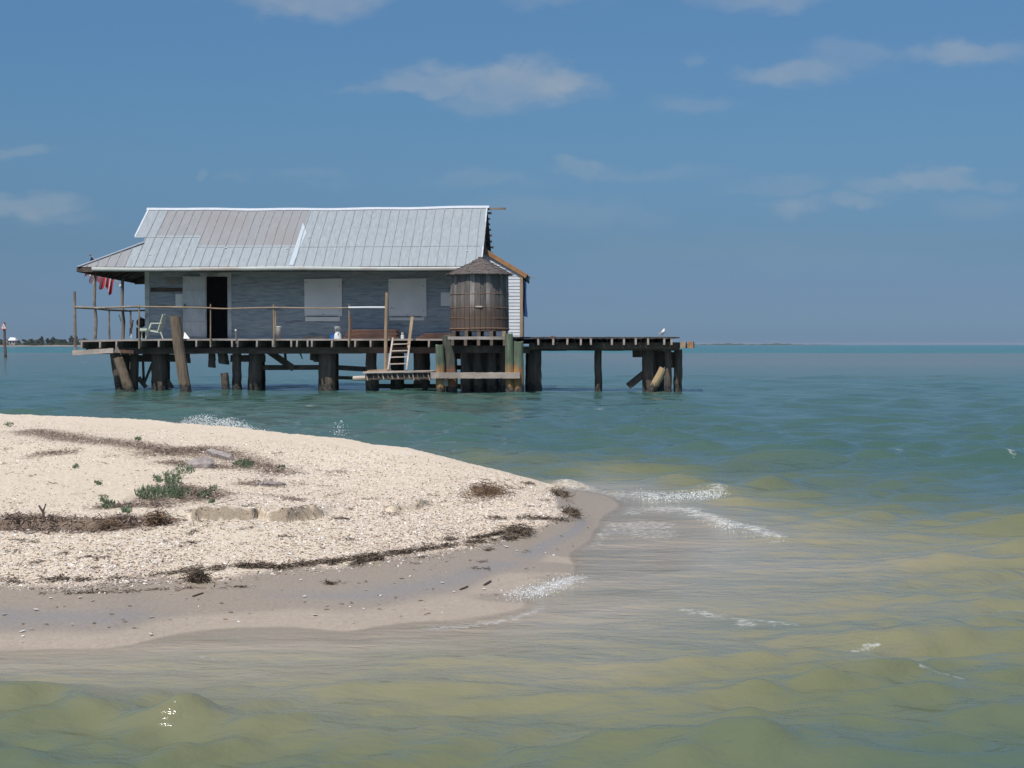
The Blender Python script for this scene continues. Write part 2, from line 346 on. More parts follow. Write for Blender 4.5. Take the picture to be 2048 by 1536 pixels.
# roof: strips between seams; three tones of metal
SW = .302
def roofside(mb, back=False):
    edges = [uG - (uG - uE0) * i / 7 for i in range(7, 0, -1)] + [uG + i * SW for i in range(int((uE1 - uG) / SW) + 1)] + [uE1]
    for u, un in zip(edges[:-1], edges[1:]):
        for cell in range(12):
            v0 = VE + (VR - VE) * cell / 12; v1 = VE + (VR - VE) * (cell + 1) / 12
            q = []
            for (uu, vv) in ((u, v0), (un, v0), (un, v1), (u, v1)):
                if (u + un) / 2 < uG:
                    vh = VE + (-.3 - VE) * (uu - uE0) / (uG - uE0)
                    vv = min(vv, vh)
                q.append((uu, vv))
            if abs(q[2][1] - q[1][1]) < 1e-5 and abs(q[3][1] - q[0][1]) < 1e-5: continue
            um = (u + un) / 2; vm = (v0 + v1) / 2
            pxm = um; t = (vm - VE) / (VR - VE)
            mauve = False
            if um < uG: mauve = um < uG - .15
            elif um < HU(402, 0): mauve = t > .46
            elif um < HU(600, 0): mauve = t > .30
            if um < HU(302, 0) and t > .46: mauve = False
            mb.cur = 1 if (mauve) else 0
            V = [(a, (b if not back else 2 * VR - b), zroof(b, a)) for a, b in q]
            if back: V = V[::-1]
            mb.add(V, [(0, 1, 2, 3)])
            V2 = [(a, b, z - .035) for a, b, z in V][::-1]
            mb.cur = 2; mb.add(V2, [(0, 1, 2, 3)])
mb = MB(); roofside(mb); roofside(mb, True)
# overhang notch at left
vN = VE + (HZ(478, .1, 280) - ZE) / SL; uN = HU(271, vN)
for bk in (0, 1):
    for k in range(6):
        v0 = vN + (VR - vN) * k / 6; v1 = vN + (VR - vN) * (k + 1) / 6
        e = lambda v: uN
        V = [(e(v0), v0, zroof(v0, uG)), (uG, v0, zroof(v0, uG)), (uG, v1, zroof(v1, uG)), (e(v1), v1, zroof(v1, uG))]
        if bk: V = [(a, 2 * VR - b, c) for a, b, c in V][::-1]
        mb.cur = 0; mb.add(V, [(0, 1, 2, 3)]); mb.cur = 2; mb.add([(a, b, c - .035) for a, b, c in V][::-1], [(0, 1, 2, 3)])
# porch side slope at left
n = 20
for k in range(n):
    def pt(fr, top):
        if top: v = -.3 + (2 * VR + .3 + .3 - 0) * fr * (2 * VR + .6) / (2 * VR + .6); v = -.3 + (2 * VR + .6) * fr; return (uG, v, ZH)
        v = VE + (VB - VE) * fr; return (uE0, v, ZE - .12 * fr)
    V = [pt((k + 1) / n, 0), pt(k / n, 0), pt(k / n, 1), pt((k + 1) / n, 1)]
    mb.cur = 1; mb.add(V, [(0, 1, 2, 3)]); mb.cur = 2; mb.add([(a, b, c - .035) for a, b, c in V][::-1], [(0, 1, 2, 3)])
# seams
mb.cur = 3; u = uE0 + SW; k = 0
while u < uE1:
    vtop = VR if u > uG else VE + (-.3 - VE) * (u - uE0) / (uG - uE0)
    P = [(u + .006 * math.sin(j + u), VE + (vtop - VE) * j / 10, zroof(VE + (vtop - VE) * j / 10, u) + .010) for j in range(11)]
    right = u > HU(610, 0); w = .02 if (not right or k % 2) else .008
    for a, b in zip(P[:-1], P[1:]): mb.bar(a, b, w, .02, ju=.001)
    u += SW; k += 1
for (x0, x1, t) in ((290, 402, .46), (402, 600, .30), (600, 962, .30)):
    u = HU(x0, 0)
    while u < HU(x1, 0) - .05:
        v = VE + (VR - VE) * t; a = (u, v, zroof(v, u) + .006); b = (min(u + SW, HU(x1, 0)), v, zroof(v, u + SW) + .006)
        mb.bar(a, b, .014, .012); u += SW
roof = mb.build('roof', ['metal_pale', 'metal_mauve', 'wood_dark', 'metal_seam'], house)
# bright patch of newer metal and sealant dabs
mb = MB()
def onroof(px, py):
    v = .3
    for _ in range(12):
        u, z = H(px, py, v); v += (z - zroof(v, u)) / SL * .8
    return u, v, zroof(v, u)
A = [onroof(606, 446), onroof(613, 466), onroof(598, 500), onroof(586, 531), onroof(578, 531), onroof(590, 494)]
mb.add([(a, b, c + .014) for a, b, c in A], [(5, 1, 0), (5, 2, 1), (5, 3, 2), (5, 4, 3)])
mb.build('metal_patch', nmat('new_sheet', (.43, .49, .54), (.50, .56, .60), bump=0, rough=.5), roof)
mb = MB()
for (x, y) in ((617, 476), (575, 498), (934, 503), (300, 510), (452, 497)):
    mb = MB(); a, b, c = onroof(x, y); mb.blob((a, b, c + .015), (.045, .05, .02), 7, 4, .3); mb.build('sealant', 'white', roof)
# ridge cap, hip cap, rake
mb = MB(); P = []
for j in range(31):
    u = uN + .38 + (uE1 - uN - .32) * j / 30; P.append((u, VR, zroof(VR, u) + .02))
P[0] = (HU(296, VR), VR, zroof(VR, uG) + .02)
for a, b in zip(P[:-1], P[1:]):
    mb.add([(a[0], VR - .13, a[2] - .075), (b[0], VR - .13, b[2] - .075), (b[0], VR, b[2] + .012), (a[0], VR, a[2] + .012), (a[0], VR + .13, a[2] - .075), (b[0], VR + .13, b[2] - .075)], [(0, 1, 2, 3), (3, 2, 5, 4)])
mb.build('ridge_cap', 'cap', roof)
mb = MB(); mb.bar((uE0, VE, ZE + .01), (uG + .02, -.3, ZH + .03), .16, .03); mb.build('hip_cap', 'cap', roof); mb = MB(); mb.bar((uE0, VB, ZE - .1), (uG + .02, 2 * VR + .3, ZH + .02), .16, .03)
mb.build('hip_cap', 'cap', roof)
mb = MB(); mb.bar((uN, vN, zroof(vN, uG)), (uG, vN, zroof(vN, uG)), .03, .05); mb.build('rake_trim', 'cap', roof); mb = MB(); mb.bar((uN + .01, vN, zroof(vN, uG) + .01), (uN + .01, VR, zroof(VR, uG) + .01), .06, .03); mb.build('rake_trim', 'cap', roof)
mb = MB(); mb.bar((uE1 - .01, VE, ZE + .015), (uE1 - .01, VR, zroof(VR, uE1) + .01), .04, .045)
mb.build('rake_trim', 'cap', roof)
mb = MB(); mb.bar((uE1 - .5, VR, zroof(VR, uE1) - .09), (HU(1012, VR), VR, zroof(VR, uE1) - .07), .05, .07); mb.build('ridge_pole', 'wood_grey', roof)
for k in range(9):   # loose purlin ends on the back edge of the gable
    v = VR + .25 + k * .27; z = zroof(v, uE1) - .05
    mb = MB(); mb.bar((uE1 - .3, v, z), (uE1 + random.uniform(.03, .13), v, z + random.uniform(-.02, .02)), .06, .06, ju=.01); mb.build('purlin', 'wood_dark', roof)
for k in range(8):
    v = VE + .25 + k * .38; z = zroof(v, uE1) - .07
    mb = MB(); mb.bar((uE1 - .3, v, z), (uE1 + .02, v, z), .07, .05, ju=.006); mb.build('purlin', 'wood_pale', roof)
# gutter and fascia
uGu = HU(186, VE)
mb = MB(); n = 24; 
for k in range(n):
    a = uGu + (uE1 - uGu) * k / n; b = uGu + (uE1 - uGu) * (k + 1) / n; za = ZE - .015 - .012 * math.sin(3 * k / n * math.pi); zb = ZE - .015 - .012 * math.sin(3 * (k + 1) / n * math.pi)
    pr = [(-.02, 0), (-.07, 0), (-.10, -.03), (-.095, -.08), (-.06, -.115), (-.02, -.115)]
    V = [(a, VE + y, za + z) for y, z in pr] + [(b, VE + y, zb + z) for y, z in pr]; m_ = len(pr)
    mb.add(V, [(i, i + m_, (i + 1) % m_ + m_, (i + 1) % m_) for i in range(m_)] + ([tuple(range(m_))] if k == 0 else []))
mb.build('gutter', 'gutter', roof)
mb = MB(); mb.box((uE0 - .02, VE - .018, ZE - .16), (uE1, VE + .02, ZE - .037)); mb.bar((uE0, VE, ZE - .08), (uE0, VB, ZE - .19), .04, .16); mb.bar((uE0, VB, ZE - .16), (uWL + .2, VB, ZE - .12), .04, .30)
mb.build('fascia', 'wood_dark', roof)
for k in range(20):
    u = uWL + .2 + k * (uWR - uWL - .3) / 19; mb = MB(); mb.bar((u, VE + .03, ZE - .09), (u, 0, zroof(0, u) - .12), .05, .09); mb.build('rafter', 'wood_dark', roof)
for k in range(6):
    v = .05 + k * .72; mb = MB(); mb.bar((uE0 + .04, v, ZE - .12), (uWL, v, ZH - .1), .05, .09); mb.build('rafter', 'wood_dark', roof)
# porch posts at the left
for (x, v, y0, y1, r) in ((190.5, .3, 548, 681, .052), (245.5, 3.3, 556, 681, .062)):
    mb = MB(); u0, z0 = H(x, y1, v); u1, z1 = H(x - .5, y0, v)
    mb.tube([(u0, v, DZ), (u0 + .03, v, DZ + .6), (u0 - .02, v, DZ + 1.2), (u1, v, z1)], [r, r * 1.1, r * .9, r], 8, .08)
    mb.build('porch_post', 'wood_grey', house)
# side annex at the right
vA = .25; uA1 = HU(1041, vA); zA0 = HZ(498, vA, 968); zA1 = HZ(549, vA, 1050); uA0 = HU(962, vA); uAr = HU(1053, vA)
def ztopA(u): return zA0 + (zA1 - zA0) * (u - HU(968, vA)) / (uAr - HU(968, vA))
sl = (zA1 - zA0) / (uAr - HU(968, vA))
mb = MB(); lap(mb, uA0 - .1, uA1, DZ, zA0, vA, .108, top=lambda z: HU(968, vA) + (z - .02 - zA0) / sl)
mb.add([(uA0 - .1, vA + .001, DZ), (uA1, vA + .001, DZ), (uA1, vA + .001, ztopA(uA1) - .03), (uA0 - .1, vA + .001, zA0 - .03)], [(0, 1, 2, 3)])
mb.build('annex_wall', 'siding_white', house)['label'] = 'sunlit white clapboard end of the side room'
mb = MB(); mb.box((uA1 - .05, vA + .05, DZ), (uA1, 3.6, ztopA(uA1) - .05)); mb.box((uWR, 3.6, DZ), (uA1, 3.65, ztopA(uA1) - .05)); mb.build('annex_wall', 'siding', house)
mb = MB(); ends = [(uA0 - .05, ztopA(uA0 - .05)), (uAr + .02, ztopA(uAr + .02))]
V = [(u, v, z + dz) for dz in (0, .04) for v in (vA - .04, 3.8) for u, z in ends]
mb.add(V, [(0, 1, 3, 2), (4, 6, 7, 5), (0, 4, 5, 1), (2, 3, 7, 6), (0, 2, 6, 4), (1, 5, 7, 3)]); mb.build('annex_roof', 'metal_mauve', house)
mb = MB(); mb.bar((HU(967, vA), vA - .065, ztopA(HU(967, vA)) - .06), (uAr, vA - .065, ztopA(uAr) - .06), .03, .13, up=(0, 0, 1)); mb.build('rake_board', 'wood_orange', house)
mb = MB(); mb.bar((uAr - .03, vA - .02, zA1 - .1), (uAr - .03, 3.5, zA1 - .1), .04, .14); mb.build('eave_board', 'wood_dark', house)
mb = MB(); mb.bar((uAr + .01, vA + .3, zA1 - .01), (HU(1070, vA), vA + .3, HZ(556.5, vA)), .09, .018); mb.build('roof_batten', 'wood_tan', house)
mb = MB(); mb.box((uA1 - .02, vA - .045, DZ), (uA1 + .075, vA + .07, ztopA(uA1) - .1)); mb.build('corner_post', 'wood_tan', house)

tb = MB(); P = []
u0 = uA1 + .10
for i in range(9):
    z = HZ(556, vA) - i * (HZ(556, vA) - HZ(632, vA)) / 8
    for j in range(7): P.append((u0 + .03 * math.sin(j * 1.9 + i * .4) + .02 * i / 8 * math.sin(i), vA + .1 + j * .35, z))
tb.add(P, [(i * 7 + j, i * 7 + j + 1, (i + 1) * 7 + j + 1, (i + 1) * 7 + j) for i in range(8) for j in range(6)])
P2 = [(a + .012, b, c) for a, b, c in P]; tb.add(P2, [(i * 7 + j, (i + 1) * 7 + j, (i + 1) * 7 + j + 1, i * 7 + j + 1) for i in range(8) for j in range(6)])
tag(tb.build('tarp', 'blue', base=(u0, vA + 1, HZ(632, vA))), 'bright blue tarp hanging down the right side of the shack behind the corner post', 'tarp')

# ------------------------------------------------------------------ pier
pier = thing('pier', 'long dark timber pier on crooked pilings carrying the shack above the water', 'pier', (HU(700, 1), 1.5, 0))
uP0 = HU(158, -1.9); uP1 = HU(1012, -1.9); uP2 = HU(1361, -1.9)
mb = MB(); k = 0; v = -1.9
while v < 5.2:
    w = .14; a = uP0 + (random.uniform(-.05, .05) if v > -1.8 else 0); 
    zs = lambda u: -.05 * max(0, 1 - (u - uP0) / 2.2)
    seg = 10
    for q in range(seg):
        ua = a + (uP1 - a) * q / seg; ub = a + (uP1 - a) * (q + 1) / seg; j = random.uniform(-.004, .004)
        za, zb = zs(ua), zs(ub)
        mb.add([(ua, v, DZ - .055 + za), (ub - .004, v, DZ - .055 + zb), (ub - .004, v + w - .012, DZ - .055 + zb), (ua, v + w - .012, DZ - .055 + za),
                (ua, v, DZ + j + za), (ub - .004, v, DZ + j + zb), (ub - .004, v + w - .012, DZ + j + zb), (ua, v + w - .012, DZ + j + za)],
               [(0, 3, 2, 1), (4, 5, 6, 7), (0, 1, 5, 4), (1, 2, 6, 5), (2, 3, 7, 6), (3, 0, 4, 7)])
    v += w
mb.build('decking', 'deck_edge', pier)
mb = MB(); v = -1.75
u = uP1 + .02
while u < uP2 - .1:
    w = random.uniform(.17, .2); mb.bar((u + w / 2, -1.85 + random.uniform(-.03, .03), DZ + .035), (u + w / 2, 1.2, DZ + .035), w - .015, .045, ju=.005); u += w
mb.build('decking', 'wood_dark', pier)['label'] = 'dark planks of the open right end'
# joists
jmb = MB(); jmb.box((-.025, -1.93, DZ - .255), (.025, 5.1, DZ - .056)); 
jx = [163, 196, 228, 277, 317, 353, 390, 421, 466, 474, 508, 545, 551, 583, 588, 617, 624, 658, 698, 705, 742, 783, 856, 890]
first = None
for i, x in enumerate(jx):
    u = HU(x, -1.93)
    if first is None:
        first = jmb.build('joist', 'deck_edge', pier, base=(0, 0, 0)); jo = first; off = jo.location.copy()
    else:
        jo = first.copy(); C.objects.link(jo); jo.parent = pier
    zs = -.05 * max(0, 1 - (u - uP0) / 2.2)
    jo.location = off + Vector((u, random.uniform(-.02, .04), zs + random.uniform(-.008, .004))); jo.rotation_euler = (0, random.uniform(-.06, .06), 0)
jmb = MB(); jmb.box((-.03, -1.93, DZ - .19), (.03, 1.3, DZ + .010)); first2 = None
for x in (1081, 1105, 1130, 1160, 1185, 1222, 1248, 1273, 1298, 1328, 1346):
    u = HU(x, -1.93)
    if first2 is None: first2 = jmb.build('joist', 'deck_edge', pier, base=(0, 0, 0)); jo = first2
    else: jo = first2.copy(); C.objects.link(jo); jo.parent = pier
    jo.location = off + Vector((u, random.uniform(-.03, .03), random.uniform(-.01, .005))); jo.rotation_euler = (0, random.uniform(-.05, .05), 0)
for (a, b, v, z0, z1) in ((uP0, uP1, 5.15, 1.38, 1.60), (uP1, uP2 - .1, 1.1, 1.50, DZ + .008), (uP0 + .3, uP1, 2.0, 1.41, 1.6)):
    mb = MB(); mb.box((a, v, z0), (b, v + .05, z1)); mb.build('rim_board', 'wood_dark', pier)
# outer end stubs
for x in (1366, 1381):
    mb = MB(); mb.bar((HU(x, -2.1), -2.1, HZ(690, -2.1)), (HU(x + 3, 1.2), 1.2, HZ(690, -2.1)), .16, .2, ju=.01); mb.build('beam_end', 'wood_orange' if x > 1370 else 'wood_tan', pier)
# beams
def beam(p, q, w, h, mat='wood_beam', name='beam'):
    mb = MB(); p = Vector(p); q = Vector(q); n = 8
    for k in range(n):
        a = p.lerp(q, k / n); b = p.lerp(q, (k + 1) / n); mb.bar(a, b, w, h * (1 + .03 * math.sin(k * 2.1)), ju=.004)
    return mb.build(name, mat, pier)
zB = DZ - .255 - .10
for v in (-1.3, 1.4, 4.6): beam((uP0 + .05, v, zB - .03), (HU(1060, v), v, zB), .15, .2)
beam((HU(1058, -1.3), -1.3, 1.40), (uP2, -1.3, 1.41), .14, .24); beam((HU(1058, .9), .9, 1.40), (uP2, .9, 1.41), .14, .24)
beam((HU(1058, -1.5), -1.5, 1.44), (HU(1360, -1.5), -1.5, 1.45), .05, .2, 'wood_beam')
# log sill along the left front
beam((HU(146, -1.95), -1.95, HZ(706, -1.95)), (HU(228, -1.95), -1.95, HZ(701, -1.95)), .15, .15, 'wood_pale', 'sill_log')
beam((HU(226, -1.8), -1.8, HZ(702, -1.8)), (HU(268, -1.8), -1.8, HZ(704, -1.8)), .12, .10, 'wood_red', 'sill_log')
# big cap beams across pile groups (run front to back)
for (x0, x1) in ((240, 375), (462, 530), (628, 672)):
    beam((HU(x0, -.8), -.8, 1.03), (HU(x1, -.8), -.8, 1.03), .2, .22, 'wood_dark', 'cap_beam')
def pile(x0, y0, x1, y1, w, v, mat='pile', parent=None, name='piling', bend=0, v2=None, ztop=None, n=12):
    v2 = v if v2 is None else v2
    u0, z0 = H(x0, y0, v); s = F / (D0 + v) ; r = w / 2 / s
    zb = -.5; u1, z1 = H(x1, y1, v2)
    if ztop is not None: z0 = ztop
    # extend below the water
    k = (z0 - zb) / max(z0 - z1, .01); ub = u0 + (u1 - u0) * k if y1 > 765 else u1; vb = v + (v2 - v) * k if y1 > 765 else v2
    zlow = zb if y1 > 765 else z1
    mb = MB(); P = []; m = 9
    for i in range(m + 1):
        t = i / m; P.append((ub + (u0 - ub) * t + bend * math.sin(math.pi * t) + random.uniform(-.01, .01), vb + (v - vb) * t, zlow + (z0 - zlow) * t))
    mb.tube(P, [r * (1.08 - .1 * i / m) for i in range(m + 1)], n, .07, capj=r * .25)
    return mb.build(name, mat, parent, base=(ub, vb, 0) if parent is None else None)
T = 1.22
for (x0, x1, w, v) in ((270, 268, 17, -.9), (318, 320, 32, -.9), (473, 474, 18, -.95), (511, 509, 27, -.9), (655, 656, 36, -.95), (742, 742, 22, -.8), (790, 790, 18, .4), (838, 838, 22, -.8),
                       (903, 903, 22, -.9), (940, 942, 26, -.9), (975, 975, 22, -.9), (990, 990, 18, 1.5), (1069, 1070, 27, -1.0), (1196, 1197, 14, -.9), (1298, 1299, 26, -.9), (1318, 1318, 22, .7), (1356, 1356, 16, -1.0), (1336, 1336, 14, -1.2),
                       (262, 262, 16, 4.4), (330, 331, 18, 4.4), (512, 512, 20, 4.4), (662, 662, 20, 4.4), (800, 800, 18, 4.4), (930, 930, 18, 4.4),
                       (250, 250, 18, 1.5), (315, 315, 20, 1.5), (520, 521, 20, 1.5), (668, 668, 18, 1.5), (850, 850, 20, 1.5), (955, 955, 22, 1.5), (1062, 1062, 22, .8), (1305, 1306, 20, .8)):
    pile(x0, 706, x1, 780, w, v, 'pile', pier, ztop=T + (.08 if x0 > 1050 else .02))
pile(229, 706, 242, 780, 22, -1.2, 'pile', pier, ztop=1.25)
pile(236, 716, 258, 780, 19, -1.9, 'pile_old', pier)
# hanging rotten piling stumps
pile(424, 706, 424, 735, 14, -.9, 'pile', pier); pile(444, 703, 448, 728, 20, -.9, 'pile', pier); pile(632, 702, 631, 722, 22, -.7, 'pile', pier); pile(372, 703, 374, 726, 14, -1.0, 'pile', pier)
# braces
def brace(x0, y0, x1, y1, h, v, mat='wood_dark', t=.07):
    a = H(x0, y0, v); b = H(x1, y1, v); mb = MB(); mb.bar((a[0], v, a[1]), (b[0], v, b[1]), t, h, ju=.008); return mb.build('brace', mat, pier)
brace(534, 700, 588, 737, .20, -.8); brace(520, 735, 642, 735, .16, -.75); brace(640, 733, 745, 739, .16, -.6); brace(668, 755, 735, 757, .10, -.8)
brace(287, 770, 305, 726, .07, -.8); brace(286, 722, 288, 770, .07, -.7); brace(255, 735, 268, 772, .06, -.8); brace(277, 755, 292, 775, .14, -.9)
brace(335, 760, 345, 776, .12, -.9); brace(1256, 773, 1300, 738, .22, -.9); brace(1265, 707, 1320, 707, .24, -.8); brace(1300, 715, 1350, 720, .5, -.7)
brace(880, 735, 1000, 735, .14, -.3); brace(570, 703, 571, 722, .10, -.8); brace(330, 712, 372, 712, .10, -.9); brace(285, 712, 335, 712, .16, -.9)
brace(1000, 705, 960, 745, .10, .5); brace(905, 712, 1010, 712, .2, -.9); brace(690, 700, 690, 706, .1, -1)
mb = MB(); u, z = H(236, 690, -1.98); mb.add([(H(228, 705, -1.98)[0], -1.98, H(228, 705, -1.98)[1]), (H(242, 706, -1.98)[0], -1.98, H(242, 706, -1.98)[1]), (H(233, 690, -1.98)[0], -1.98, H(233, 690, -1.98)[1]), (H(236, 700, -1.9)[0], -1.86, H(228, 705, -1.9)[1])], [(0, 1, 2), (0, 2, 3), (2, 1, 3), (0, 3, 1)]); mb.build('gusset', 'wood_grey', pier)
# tank stand built out from the pier
uS0, uS1 = HU(893, -3.85), HU(1012, -3.85)
zS1 = HZ(673, -3.9, 950); zS0 = HZ(683, -3.9, 950)
mb = MB(); 
for k in range(13): v = -3.9 + k * .155; mb.box((uS0 + random.uniform(-.02, .02), v, zS0 + .06 + random.uniform(-.002, .002)), (uS1, v + .145, zS1))
mb.build('tank_platform', 'deck_edge', pier)
for k in range(5):
    x = 905 + k * 26; mb = MB(); mb.box((HU(x, -3.9) - .045, -3.93, zS0 - .12), (HU(x, -3.9) + .045, -1.7, zS0 + .058)); mb.build('joist', 'wood_beam', pier)
for v in (-3.5, -2.4):
    mb = MB(); mb.box((HU(885, v), v - .08, zS0 - .34), (HU(1040, v), v + .08, zS0 - .121)); mb.build('beam', 'wood_dark', pier)
for x in (900, 930, 955, 982, 1008): pile(x, 706, x + 2, 780, 19, -2.6, 'pile', pier, ztop=zS0 - .3)

# ------------------------------------------------------------------ free piles
tag(pile(350, 634, 372, 783, 21, -2.15, 'pile_old', bend=-.02), 'tall grey piling leaning left in front of the deck below the chair', 'piling')
tag(pile(449, 746, 452, 778, 17, -1.3, 'pile'), 'short rotten piling stump barely above the water under the deck', 'piling')
tag(pile(880, 690, 881, 780, 18, -3.95, 'pile_green'), 'short green piling with flat pale top left of the water tank', 'piling')
tag(pile(894, 672, 901, 780, 22, -3.75, 'pile_dark_green', bend=.03), 'dark brown split piling rising just left below the tank', 'piling')
tag(pile(1018, 668, 1020, 780, 17, -3.95, 'pile_green'), 'green and orange stained piling under the right edge of the water tank', 'piling')
tag(pile(1037, 684, 1037, 780, 20, -3.9, 'pile_green'), 'stout mossy piling at the right end of the pale landing beam', 'piling')
tag(pile(1326, 738, 1303, 783, 17, -1.95, 'pile_orange'), 'broken orange piling leaning right at the far right end of the pier', 'piling')

# ------------------------------------------------------------------ railing
rail = thing('deck_railing', 'crooked pole railing along the front and left side of the deck', 'railing', (HU(150, -1.85), -1.85, DZ))
def stick(name, mat, parent, pts, r, n=7, ju=.08):
    mb = MB(); mb.tube(pts, r, n, ju); return mb.build(name, mat, parent)
def vpost(x, y0, y1, v, r, mat='wood_grey', dx=0, nm='post'):
    a = H(x + dx, y0, v); b = H(x, y1, v); m_ = ((a[0] + b[0]) / 2 + random.uniform(-.015, .015), v, (a[1] + b[1]) / 2)
    return stick(nm, mat, rail, [(b[0], v, b[1]), m_, (a[0], v, a[1])], [r * 1.05, r, r * .9])
vpost(151, 583, 703, -1.93, .052, dx=-2); vpost(278.5, 609, 697, -1.95, .03, 'wood_tan'); vpost(421, 608, 690, -1.95, .022, 'wood_tan'); vpost(548, 608, 688, -1.95, .024, 'wood_tan', dx=-1)
vpost(698, 608, 690, -1.95, .022, 'wood_tan'); vpost(550.5, 622, 668, -1.93, .03, 'wood_tan'); vpost(701, 630, 668, -1.93, .03, 'wood_red'); vpost(219, 619, 679, 2.1, .035, dx=-1); vpost(261, 619, 672, 4.3, .035)
vpost(192, 615, 660, .3, .04, dx=-3)
def hrail(pts, r, mat):
    P = []
    for (x, y, v) in pts: u, z = H(x, y, v); P.append((u, v, z))
    return stick('rail', mat, rail, P, r, 7, .06)
hrail([(150, 614, -1.95), (195, 616, -1.96), (240, 614.5, -1.97), (277, 613, -1.97)], .035, 'wood_grey')
hrail([(276, 613.5, -1.98), (330, 614, -1.98), (380, 615, -1.98), (421, 616, -1.98)], .026, 'wood_tan')
hrail([(420, 616.5, -1.97), (450, 617.5, -1.98), (500, 616, -1.98), (548, 615, -1.98)], .022, 'wood_tan')
hrail([(547, 615, -1.98), (600, 616, -1.98), (650, 617, -1.98), (698, 615.5, -1.98)], .022, 'wood_tan')
hrail([(697, 615.3, -1.99), (735, 614.8, -1.99), (772, 615, -1.99)], .032, 'white_pipe')
hrail([(152, 615, -1.8), (192, 617, .3), (219, 620, 2.1), (246, 621, 3.3), (262, 622, 4.3)], .035, 'wood_grey')
hrail([(263, 621.5, 4.6), (292, 621, 4.6)], .03, 'wood_dark')
s = thing('marker_stake', 'short grey stake with a white cap at the deck edge beside the doorway', 'stake', (HU(473, -1.95), -1.95, DZ))
a = H(471.5, 661, -1.95); b = H(473, 688, -1.95)
mb = MB(); mb.tube([(b[0], -1.95, b[1]), (a[0], -1.95, a[1])], [.025, .018], 7); mb.build('stake', 'wood_grey', s)
mb = MB(); mb.blob((a[0], -1.95, a[1]), (.035, .035, .04), 8, 6, .02); mb.build('cap', 'white', s)

tag(stick('tall_post', 'wood_tan', None, [(HU(771, -2.2), -2.2, HZ(742, -2.2)), (HU(772, -2.2), -2.2, HZ(660, -2.2)), (HU(774, -2.2), -2.2, HZ(585, -2.2))], [.055, .058, .05], 8, .04), 'tall tan post standing between the two plywood shutters, down to the landing', 'post')

# ------------------------------------------------------------------ ladder
lad = thing('ladder', 'pale wooden ladder leaning from the low landing up to the deck', 'ladder', (HU(794, -2.6), -2.6, HZ(741, -2.9)))
def LB(x0, y0, v0, x1, y1, v1, w, h, nm, mat):
    a = H(x0, y0, v0); b = H(x1, y1, v1); mb = MB(); mb.bar((a[0], v0, a[1]), (b[0], v1, b[1]), w, h, up=(0, 1, 0), ju=.003); return mb.build(nm, mat, lad)
LB(776, 741, -2.95, 786, 677, -2.15, .05, .09, 'side_rail', 'wood_pale'); LB(813, 741, -2.95, 818.5, 693, -2.4, .05, .09, 'side_rail', 'wood_pale')
LB(817, 696, -2.35, 824.5, 634, -1.95, .09, .05, 'hand_post', 'wood_tan')
for (y, x0, x1) in ((688.5, 784, 817), (702, 782, 816), (714.5, 780, 815), (728, 778, 814)):
    v = -2.95 + (741 - y) / 64 * .8; LB(x0, y, v, x1, y - 1, v, .035, .12, 'rung', 'wood_pale')

# ------------------------------------------------------------------ landing
ld = thing('landing_stage', 'low slatted boat landing with a pale beam below the ladder', 'dock', (HU(800, -2.8), -2.8, 0))
zl = HZ(743, -3.2, 800)
mb = MB(); v = -3.25
while v < -1.7:
    mb.bar((HU(728, -3), v, zl - .03), (HU(868, -3), v, zl + .0), .13, .04, ju=.008); v += .145
mb.build('decking', 'wood_pale', ld)
mb = MB(); mb.bar((HU(731, -3.2), -3.2, zl - .16), (HU(866, -3.2), -3.2, zl - .14), .07, .2, ju=.005); mb.build('edge_beam', 'wood_dark', ld)
for k in range(13):
    x = 733 + k * 10.2 + random.uniform(-2, 2); a = H(x, 745, -3.27); b = H(x + 3.5, 745 + random.uniform(11, 16), -3.27)
    mb = MB(); mb.bar((a[0], -3.26, a[1]), (b[0], -3.26, b[1]), random.choice((.02, .03, .045)), .015, up=(0, 1, 0)); mb.build('slat', 'wood_grey' if k % 3 else 'wood_pale', ld)
a = H(862, 751, -4.1); b = H(1040, 750, -4.1)
mb = MB()
for k in range(10): mb.bar((a[0] + (b[0] - a[0]) * k / 10, -4.1, a[1]), (a[0] + (b[0] - a[0]) * (k + 1) / 10, -4.1, a[1] + .01), .18, .175, ju=.005)
mb.build('landing_beam', 'wood_pale', ld)
mb = MB(); mb.box((HU(877, -4), -4.05, HZ(772, -4)), (HU(896, -4), -3.8, HZ(759.5, -4))); mb.build('block', 'wood_pale', ld)
mb = MB(); a = H(706, 757, -2.9); b = H(740, 756, -2.9); mb.tube([(a[0], -2.9, a[1]), (b[0], -2.9, b[1])], [.07, .08], 9, .06); mb.build('log', 'wood_pale', ld)
mb = MB(); a = H(735, 742, -2.8); b = H(782, 739, -2.8); mb.bar((a[0], -2.8, a[1]), (b[0], -2.8, b[1]), .12, .05); mb.build('plank', 'wood_tan', ld)
for x in (752, 796, 850): 
    mb = MB(); u = HU(x, -2.6); mb.tube([(u, -2.6, -.5), (u, -2.6, zl - .06)], .09, 9, .06); mb.build('support', 'pile', ld)
mb = MB(); mb.bar((HU(741, -2.2), -2.2, .18), (HU(1000, -2.2), -2.2, .18), .1, .14); mb.build('cross_beam', 'wood_dark', ld)

